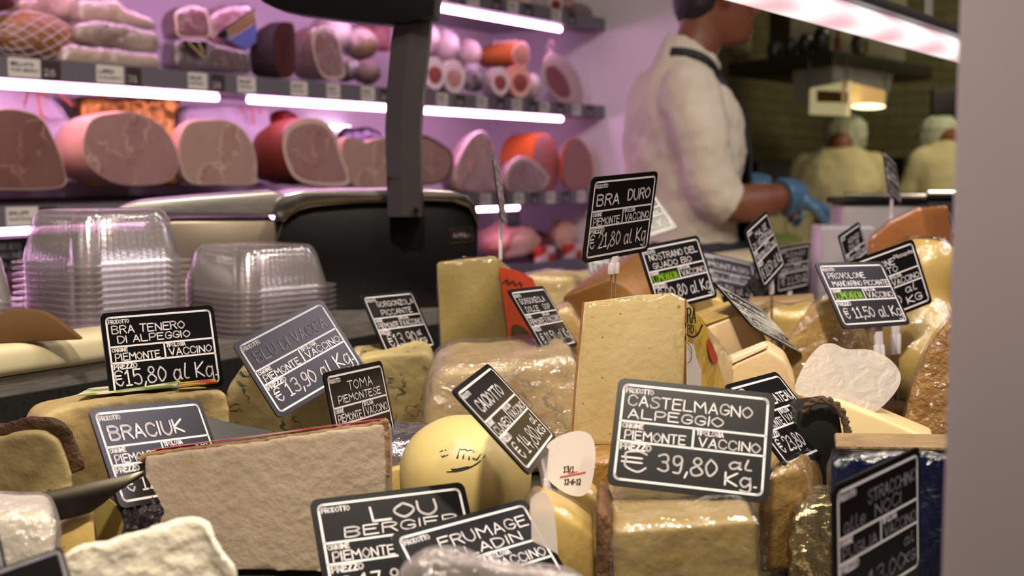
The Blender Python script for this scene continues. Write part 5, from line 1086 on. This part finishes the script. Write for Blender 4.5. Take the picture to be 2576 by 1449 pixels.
# low tiled wall
M_lt = brickmat('pale_yellow_tile', 'c8c08a', 'beb680', '8a8458', .105, .105, .25)
ta, tb = D(1780, 510, 4.75), D(2520, 510, 4.95)
bm = bmesh.new(); zt2 = D(2000, 512, 4.83).z; vs = []
uv = bm.loops.layers.uv.new('uv'); dd_ = V((tb.x - ta.x, tb.y - ta.y, 0)).normalized(); nn_ = V((-dd_.y, dd_.x, 0))
for off in (0, .12):
    for p in (ta, tb):
        for z in (0, zt2): vs.append(bm.verts.new(V((p.x, p.y, z)) + nn_ * off))
for f in ((0, 1, 3, 2), (4, 6, 7, 5), (0, 4, 5, 1), (2, 3, 7, 6), (0, 2, 6, 4), (1, 5, 7, 3)):
    fc = bm.faces.new([vs[i] for i in f])
    for lp in fc.loops: lp[uv].uv = ((lp.vert.co - V((ta.x, ta.y, 0))).dot(dd_), lp.vert.co.z + .03 + (lp.vert.co - V((ta.x, ta.y, 0))).dot(nn_))
struct(obj('wall_low', bm, M_lt, smooth=False))
# dark kitchen shapes behind the women
M_dk = mat('dark_appliance', '1a1914', .5)
def block(name, lab, cat, px0, px1, py0, py1, Y, dep, m, ground=False, r=.008):
    a, b_ = D(px0, py0, Y), D(px1, py1, Y); z0 = 0.001 if ground else b_.z
    bm = bmesh.new(); box(bm, V(((a.x + b_.x) / 2, Y + dep / 2, (a.z + z0) / 2)), V(((b_.x - a.x) / 2, 0, 0)), V((0, dep / 2, 0)), V((0, 0, (a.z - z0) / 2))); bev(bm, r, 2); o = obj(name, bm, m); tag(o, lab, cat); return o
block('dark_cabinet', 'tall dark oven cabinet between the two women', 'cabinet', 2275, 2318, 395, 500, 6.5, .5, M_dk, True)
block('kitchen_cupboard', 'dark cupboard behind the man with the apron', 'cabinet', 1905, 2010, 405, 500, 6.7, .4, mat('dark_cupboard', '2a271c', .5), True)
block('hanging_panel', 'black panel hanging at the right beside the post', 'panel', 2348, 2480, 222, 300, 6.6, .05, M_dk).location.z += 0
# glass case and boxes on the far right of the counter
M_pbox = film('frosted_box_plastic', tint='cfc4d0', gloss=.06, rough=.3, bump=.1, milk=.45)
ZW = 1.0065
def cbox(name, lab, px0, px1, py, Y, dep, m, cat, lid=None, z0=ZW):
    a, b_ = D(px0, py, Y), D(px1, py, Y)
    bm = bmesh.new(); box(bm, V(((a.x + b_.x) / 2, Y + dep / 2, (a.z + z0) / 2)), V(((b_.x - a.x) / 2, 0, 0)), V((0, dep / 2, 0)), V((0, 0, (a.z - z0) / 2))); bev(bm, .008, 3)
    o = obj(name, bm, m); tag(o, lab, cat)
    if lid:
        bm = bmesh.new(); box(bm, V(((a.x + b_.x) / 2, Y + dep / 2, a.z + .008)), V(((b_.x - a.x) / 2 + .006, 0, 0)), V((0, dep / 2 + .006, 0)), V((0, 0, .007))); bev(bm, .004, 2); obj('lid', bm, lid, o)
        bm = bmesh.new(); tube(bm, [V((a.x, Y - .004, a.z + .020)), V((b_.x, Y - .004, a.z + .020))], .006, 8); obj('shiny_rim', bm, mat('shiny_rim', 'e8e0c0', .15, metal=1, emit=None), o)
    return o
def nearc(px, c): return c / (UX - (px - CX) / FPX * UY)
zs = FLOORZ
cbox('clear_box', 'frosted clear box with a black lid and a bright metal rim', 2122, 2325, 516, 2.62, .12, M_pbox, 'box', M_blk, zs)
cbox('clear_box', 'low frosted clear box in front of the lidded box', 2062, 2205, 568, 2.46, .08, M_pbox, 'box', None, zs)
cbox('clear_box', 'dark lidded box behind the far small sign', 2332, 2440, 505, 2.95, .2, mat('dark_box', '1e1a1c', .4), 'box', M_blk, zs)
gx = D(1975, 605, 4.45); o = obj('green_vegetable', lump(gx, V((.06, 0, 0)), V((0, .04, 0)), V((0, 0, .025)), 1, .012, 14, 24, 4), mat('green_leaves', '5c7428', .6, '8a9440', 20)); tag(o, 'bit of green vegetable in front of the tiled wall', 'vegetable')
bm = bmesh.new(); zb4 = gx.z - .028; box(bm, V((gx.x, gx.y, zb4 / 2)), V((.22, 0, 0)), V((0, .14, 0)), V((0, 0, zb4 / 2 - .001))); bev(bm, .006, 2); o = obj('prep_bench', bm, M_cream); tag(o, 'cream prep bench in front of the tiled wall', 'bench')
# ------------------------------------------------------------------ people
M_skin = mat('tanned_skin', '7c4a32', .5, '6c3e2a', 20)
M_skin_h = MATS['tanned_skin']
M_shirt = mat('white_shirt_cotton', 'cfc6b4', .75, 'c4bba8', 8, bump=.6, bscale=16)
M_navyap = mat('dark_apron_cloth', '14161c', .7, '1a1d24', 30)
M_glove = mat('blue_nitrile', '4c6f8c', .4, '42627e', 20)
M_hair = mat('dark_hair', '17110e', .6, '221914', 200, stretch=(1, 1, 6))
M_trous = mat('dark_trousers', '1c1c20', .8)
M_coat = mat('cream_kitchen_coat', 'c8bf94', .8, 'b8ae80', 8, bump=.15, bscale=20)
M_cap = mat('pale_kitchen_cap', 'c4c6b0', .7, 'aab09c', 20)
M_shoe = mat('black_shoe', '121212', .5)
class Fig:
    """local frame: x forward, y to the figure's left, z up"""
    def __init__(s, name, label, base, face_deg):
        s.b = V(base); a = math.radians(face_deg); s.f = V((math.cos(a), math.sin(a), 0)); s.l = V((-math.sin(a), math.cos(a), 0))
        s.root = empty(name, s.b, label, 'person')
    def p(s, x, y, z): return s.b + s.f * x + s.l * y + V((0, 0, z))
    def loft(s, bm, rows, n=24):
        """rows (z, cx, cy, half depth, half width[, squareness]) stacked rings"""
        rs = []
        for r in rows:
            z, cx, cy, d, w_ = r[:5]; ring = []
            for j in range(n):
                t = 2 * PI * j / n; c_, s_ = math.cos(t), math.sin(t); e = r[5] if len(r) > 5 else .85; tl = r[6] if len(r) > 6 else 0
                ring.append(bm.verts.new(s.p(cx + d * math.copysign(abs(c_) ** e, c_), cy + w_ * math.copysign(abs(s_) ** e, s_), z - tl * d * c_)))
            rs.append(ring)
        for A, B in zip(rs, rs[1:]):
            for j in range(n): bm.faces.new((A[j], A[(j + 1) % n], B[(j + 1) % n], B[j]))
        bm.faces.new(rs[0][::-1]); bm.faces.new(rs[-1])
    def limb(s, bm, pts, rad, n=14, steps=4):
        P = smooth_loop([s.p(*q) for q in pts], steps, False); R = smooth_loop([V((r, 0, 0)) for r in rad], steps, False)
        tube(bm, P, [q.x for q in R], n)
    def done(s, name, bm, m, vox=.009, sm=6, disp=0, size=.05, label=None, parent=None):
        o = obj(name, bm, m, parent or s.root); organic(o, vox, disp, size, sm)
        if label: o['label'] = label
        return o
def head(fg, bm, cx, cz, k=1.0, yaw=0, tilt=0):
    """profile-shaped head with brow, nose, lips, chin, ears; faces +x"""
    rows = [(-.125, .030, .045, .040), (-.112, .034, .062, .050), (-.09, .022, .080, .060), (-.06, .010, .091, .068), (-.02, .0, .096, .073), (.02, -.004, .099, .076), (.06, -.008, .099, .077), (.09, -.012, .090, .070), (.112, -.014, .068, .052), (.124, -.016, .034, .028)]
    fg.loft(bm, [(cz + z * k, cx + x * k + z * tilt, 0, d * k, w_ * k, .95) for z, x, d, w_ in rows], 28)
    X = lambda x, y, z: (cx + x * k + z * tilt, y * k, cz + z * k)
    fg.limb(bm, [X(.088, 0, .018), X(.104, 0, -.008), X(.116, 0, -.030), X(.100, 0, -.042)], [.010 * k, .011 * k, .015 * k, .011 * k], 10, 3)   # nose
    for z, r in ((-.058, .0085), (-.070, .0095)): fg.limb(bm, [X(.086, -.020, z), X(.098, 0, z), X(.086, .020, z)], [r * k * .7, r * k, r * k * .7], 8, 3)
    fg.limb(bm, [X(.078, -.012, -.104), X(.084, 0, -.106), X(.078, .012, -.104)], [.014 * k, .017 * k, .014 * k], 8, 3)                              # chin
    fg.limb(bm, [X(.083, -.055, .038), X(.095, -.02, .036), X(.093, 0, .034), X(.095, .02, .036), X(.083, .055, .038)], [.009 * k] * 5, 8, 3)        # brow
    for sy in (-1, 1):
        fg.limb(bm, [X(-.004, sy * .074, .022), X(-.014, sy * .084, .018), X(-.012, sy * .085, -.012), X(.0, sy * .078, -.034)], [.010 * k, .013 * k, .011 * k, .008 * k], 8, 3)
def hand(fg, bm, wr, d, pal, k=1.0, curl=.6, side=1):
    """palm and five separate bent fingers; wr wrist, d along the hand, pal palm normal"""
    d = d.normalized(); pal = pal.normalized(); sd = d.cross(pal).normalized() * side
    c = wr + d * .045 * k
    for o_ in (-.028, -.009, .010, .028): tube(bm, [wr + sd * o_ * .6 * k, c + sd * o_ * k, wr + d * .088 * k + sd * o_ * 1.05 * k], [.013 * k, .0145 * k, .0115 * k], 10)
    for o_, L in ((-.029, .062), (-.010, .072), (.010, .068), (.028, .054)):
        p = wr + d * .086 * k + sd * o_ * 1.05 * k; dr = d.copy(); pts = [p]; 
        for q, a in enumerate((.35, .75, .6)):
            dr = (dr * math.cos(a * curl) + pal * math.sin(a * curl)).normalized(); pts.append(pts[-1] + dr * L * k * (.45, .32, .23)[q])
        tube(bm, pts, [.0098 * k, .0092 * k, .0085 * k, .0068 * k], 10)
    p = wr + d * .025 * k - sd * .026 * k; t1 = (d * .7 - sd * .75 + pal * .35).normalized(); t2 = (d * .95 - sd * .2 + pal * .5).normalized()
    tube(bm, [p, p + t1 * .034 * k, p + t1 * .034 * k + t2 * .030 * k, p + t1 * .034 * k + t2 * .052 * k], [.0145 * k, .0125 * k, .0105 * k, .008 * k], 10)
def legs(fg, bm, hip, sp=.09, r=(.095, .082, .060, .056, .042)):
    for sy in (-1, 1): fg.limb(bm, [(0, sy * sp, hip), (.005, sy * sp, hip * .75), (.012, sy * sp * .98, hip * .53), (0, sy * sp * .95, hip * .34), (-.012, sy * sp * .95, .07)], r, 16, 4)
# --- the man behind the counter
man = Fig('person', 'man in a white shirt and dark apron with a blue glove, standing side on', (D(1722, 500, 3.2).x, 3.2, 0), 14)
HZ = 1.640
bm = bmesh.new()
head(man, bm, .075, HZ, 1.0)
man.limb(bm, [(-.02, 0, 1.40), (.005, 0, 1.47), (.035, 0, 1.53), (.045, 0, 1.60)], [.072, .062, .058, .062], 20)
man.loft(bm, [(.90, 0, 0, .10, .155), (1.0, .005, 0, .105, .15), (1.12, .005, 0, .105, .155), (1.26, .0, 0, .108, .17), (1.36, -.01, 0, .098, .165), (1.42, -.015, 0, .075, .12), (1.45, -.01, 0, .05, .07)])
legs(man, bm, .92)
SHR, ELR, WRR = (-.055, -.165, 1.375), (.008, -.205, 1.115), (.197, -.20, 1.135)
man.limb(bm, [SHR, (-.03, -.192, 1.25), ELR], [.055, .048, .043]); man.limb(bm, [ELR, (.09, -.212, 1.118), WRR], [.043, .047, .030])
SHL, ELL, WRL = (-.02, .175, 1.385), (.06, .215, 1.13), (.225, .02, 1.15)
man.limb(bm, [SHL, (.01, .205, 1.25), ELL], [.055, .048, .043]); man.limb(bm, [ELL, (.15, .12, 1.135), WRL], [.043, .046, .030])
for w_, sd_ in ((WRR, 1), (WRL, -1)): hand(man, bm, man.p(*w_), man.f * .8 - V((0, 0, .35)), -V((0, 0, 1)) * .8 - man.f * .4, .9, 1.35, sd_)
for sy in (-1, 1): man.limb(bm, [(-.07, sy * .088, .05), (.02, sy * .09, .055), (.13, sy * .095, .035)], [.036, .042, .034], 12)
body = man.done('body', bm, M_skin, .007, 4)
bm = bmesh.new()
man.loft(bm, [(.93, -.005, 0, .128, .180), (1.0, -.005, 0, .134, .182), (1.12, -.005, 0, .132, .178, 1), (1.24, -.004, 0, .138, .182, .7), (1.34, -.012, 0, .128, .180, .7), (1.40, -.016, 0, .110, .155, .8), (1.435, -.02, 0, .090, .112, 1), (1.455, -.006, 0, .080, .086, 1, .25), (1.485, .010, 0, .073, .071, 1, .5), (1.508, .015, 0, .070, .067, 1, .62)])
for S_, E_l, m_ in ((SHR, ELR, (-.035, -.2, 1.25)), (SHL, ELL, (.005, .215, 1.25))):
    man.limb(bm, [(S_[0], S_[1] * .75, S_[2] + .02), S_, m_, (E_l[0] - .012, E_l[1], E_l[2] + .03), (E_l[0] + .03, E_l[1], E_l[2])], [.070, .074, .070, .066, .060], 18)
shirt = man.done('shirt', bm, M_shirt, .010, 4, .022, .11); cr_ = shirt.modifiers.new('creases', 'DISPLACE'); cr_.texture = clouds(.03, 1); cr_.strength = .010; cr_.texture_coords = 'LOCAL'
bm = bmesh.new()
man.loft(bm, [(.55, .02, 0, .165, .20), (.8, .015, 0, .160, .196), (.95, .008, 0, .150, .196), (1.02, .004, 0, .146, .194)], 28); man.done('apron_skirt', bm, M_navyap, .012, 3, .01, .06)
bm = bmesh.new(); rows = [(1.0, .148, .15), (1.12, .142, .13), (1.24, .142, .115), (1.33, .124, .10)]; g0 = []
for z, x, w_ in rows: g0.append([bm.verts.new(man.p(x + .006 - .25 * (t * w_) ** 2 / .1 * .6, t * w_, z)) for t in (-1, -.6, -.2, .2, .6, 1)])
for A, B in zip(g0, g0[1:]):
    for j in range(5): bm.faces.new((A[j], A[j + 1], B[j + 1], B[j]))
ab = obj('apron_bib', bm, M_navyap, man.root); sl = ab.modifiers.new('cloth', 'SOLIDIFY'); sl.thickness = .005; sl.offset = 1
from mathutils.bvhtree import BVHTree
dg_ = bpy.context.evaluated_depsgraph_get(); ev_ = shirt.evaluated_get(dg_); me_ = ev_.to_mesh(); mw_ = Matrix.Translation(man.b)
bv_ = BVHTree.FromPolygons([mw_ @ v.co for v in me_.vertices], [p.vertices[:] for p in me_.polygons]); ev_.to_mesh_clear()
for sy in (-1, 1):                                                    # the straps lie on the outside of the shirt, wherever its cloth is
    lst = []
    for q in smooth_loop([V((-.06, 1.492, 0)), V((-.01, 1.484, 0)), V((.035, 1.462, 0)), V((.07, 1.425, 0)), V((.096, 1.375, 0)), V((.113, 1.32, 0)), V((.124, 1.26, 0)), V((.132, 1.19, 0))], 4, False):
        hit = bv_.ray_cast(man.p(q.x, sy * .6, q.y), man.l * -sy)[0]
        yy = (hit - man.b).dot(man.l) * sy if hit is not None else .05
        lst.append(V((q.x, max(.02, min(yy, .2)), q.y)))
    for _ in range(3): lst = [lst[0]] + [V((b.x, max(b.y, (a.y + b.y + c.y) / 3), b.z)) for a, b, c in zip(lst, lst[1:], lst[2:])] + [lst[-1]]
    bm = bmesh.new(); tube(bm, [man.p(q.x, sy * (q.y + .003), q.z) for q in lst], [(.012, .003)] * len(lst), 8, up=man.l * sy); obj('apron_strap', bm, M_navyap, man.root)
bm = bmesh.new(); gw = V(WRR); gp = man.p(*WRR)
man.limb(bm, [(.175, -.203, 1.131), (.197, -.2005, 1.134), (.222, -.198, 1.128)], [.050, .044, .040], 18); hand(man, bm, gp + man.f * .002, man.f * .8 - V((0, 0, .35)), -V((0, 0, 1)) * .8 - man.f * .4, 1.06, 1.35, 1)
man.done('glove', bm, M_glove, .0045, 3)
bm = bmesh.new(); gp = man.p(*WRL)
man.limb(bm, [(.195, .05, 1.145), (.215, .03, 1.149), (.24, .01, 1.145)], [.048, .042, .038], 18); hand(man, bm, gp + man.f * .002, man.f * .8 - V((0, 0, .35)), -V((0, 0, 1)) * .8 - man.f * .4, 1.06, 1.35, -1)
man.done('glove', bm, M_glove, .0045, 3)
bm = bmesh.new()
rows = [(-.065, -.062, .030, .050), (-.04, -.050, .053, .070), (0, -.040, .070, .080), (.04, -.030, .082, .084), (.08, -.020, .092, .082), (.11, -.016, .082, .066), (.132, -.014, .045, .036)]
man.loft(bm, [(HZ + z, .075 + x, 0, d, w_, .95) for z, x, d, w_ in rows], 28); man.done('hair', bm, M_hair, .006, 2, .006, .012)
for sy in (-1, 1):
    bm = bmesh.new(); q = man.p(.075 + .084, sy * .032, HZ + .012); bmesh.ops.create_uvsphere(bm, u_segments=14, v_segments=10, radius=.011, matrix=Matrix.Translation(q)); obj('eye', bm, mat('eye_white', 'd8ccc0', .2, spots=None), man.root)
bm = bmesh.new(); legs(man, bm, .93, r=(.118, .098, .078, .074, .066)); man.loft(bm, [(.80, 0, 0, .118, .165), (.92, 0, 0, .12, .168), (.97, 0, 0, .117, .165)]); man.done('trousers', bm, M_trous, .012, 3)
for sy in (-1, 1):
    bm = bmesh.new(); man.limb(bm, [(-.08, sy * .088, .045), (.02, sy * .09, .055), (.15, sy * .096, .036)], [.044, .052, .040], 14); man.done('shoe', bm, M_shoe, .008, 3)
# --- the two kitchen women, seen from behind
def cook(label, px, py_sh, Y, deg, lean, hd=.075):
    zs_ = D(px, py_sh, Y).z; k = zs_ / 1.36
    g = Fig('person', label, (D(px, py_sh, Y).x, Y, 0), deg); z = lambda v: v * k; bm = bmesh.new(); hx = lean + .13; HC = zs_ + hd
    head(g, bm, hx, HC, .98); g.limb(bm, [(lean * .7, 0, z(1.30)), (lean * .9, 0, z(1.37)), (hx - .01, 0, HC - .05)], [.065, .055, .055], 16)
    g.loft(bm, [(z(.86), 0, 0, .105, .16), (z(1.0), lean * .2, 0, .1, .145), (z(1.2), lean * .6, 0, .105, .165), (z(1.3), lean * .8, 0, .09, .15), (z(1.35), lean * .85, 0, .055, .08)])
    legs(g, bm, z(.88)); ars = []
    for sy in (-1, 1):
        a = [(lean * .8, sy * .165, z(1.28)), (lean * .8 + .06, sy * .205, z(1.06)), (lean + .26, sy * .13, z(1.04))]; ars.append(a)
        g.limb(bm, [a[0], tuple((V(a[0]) + V(a[1])) / 2), a[1]], [.05, .044, .038]); g.limb(bm, [a[1], tuple((V(a[1]) + V(a[2])) / 2), a[2]], [.038, .037, .026])
        hand(g, bm, g.p(*a[2]), g.f * .9 - V((0, 0, .3)), -V((0, 0, 1)) + g.f * .3, .9, .6, -sy)
        g.limb(bm, [(-.07, sy * .085, .05), (.02, sy * .088, .055), (.12, sy * .09, .035)], [.036, .04, .034], 12)
    g.done('body', bm, M_skin, .008, 4)
    bm = bmesh.new(); g.loft(bm, [(z(.62), .0, 0, .17, .21), (z(.86), 0, 0, .155, .20), (z(1.0), lean * .2, 0, .135, .178), (z(1.18), lean * .6, 0, .138, .196), (z(1.27), lean * .8, 0, .118, .182), (z(1.325), lean * .85, 0, .088, .13), (z(1.355), lean * .9, 0, .066, .072)])
    for a in ars: g.limb(bm, [(a[0][0], a[0][1] * .72, a[0][2]), (a[0][0], a[0][1], a[0][2] - .02), tuple((V(a[0]) + V(a[1])) / 2), a[1], tuple(V(a[1]).lerp(V(a[2]), .85))], [.05, .060, .058, .054, .044], 16)
    g.done('coat', bm, M_coat, .012, 3, .022, .09)
    bm = bmesh.new(); rows = [(-.035, -.005, .104, .088), (-.01, -.008, .112, .098), (.03, -.02, .118, .106), (.07, -.028, .112, .102), (.105, -.03, .09, .082), (.128, -.03, .05, .045)]
    g.loft(bm, [(HC + q[0] + .02, hx + q[1], 0, q[2], q[3], .95) for q in rows], 24); g.done('cap', bm, M_cap, .008, 2, .018, .03)
    bm = bmesh.new(); g.loft(bm, [(HC - .075, hx - .045, 0, .05, .06), (HC - .03, hx - .03, 0, .072, .078), (HC + .03, hx - .02, 0, .08, .08)]); g.done('hair', bm, M_hair, .008, 2, .004, .012)
    bm = bmesh.new(); legs(g, bm, z(.9), r=(.11, .092, .074, .07, .062)); g.done('trousers', bm, M_trous, .012, 3)
    for sy in (-1, 1):
        bm = bmesh.new(); g.limb(bm, [(-.08, sy * .085, .045), (.02, sy * .088, .052), (.14, sy * .092, .036)], [.042, .048, .038], 14); g.done('shoe', bm, M_shoe, .008, 3)
    return g
cook('kitchen worker in a cream coat and pale cap seen from behind, left of the two', 2106, 366, 5.75, 66, .10, .004)
cook('kitchen worker in a cream coat partly hidden by the grey post', 2412, 352, 6.0, 100, .07, -.03)
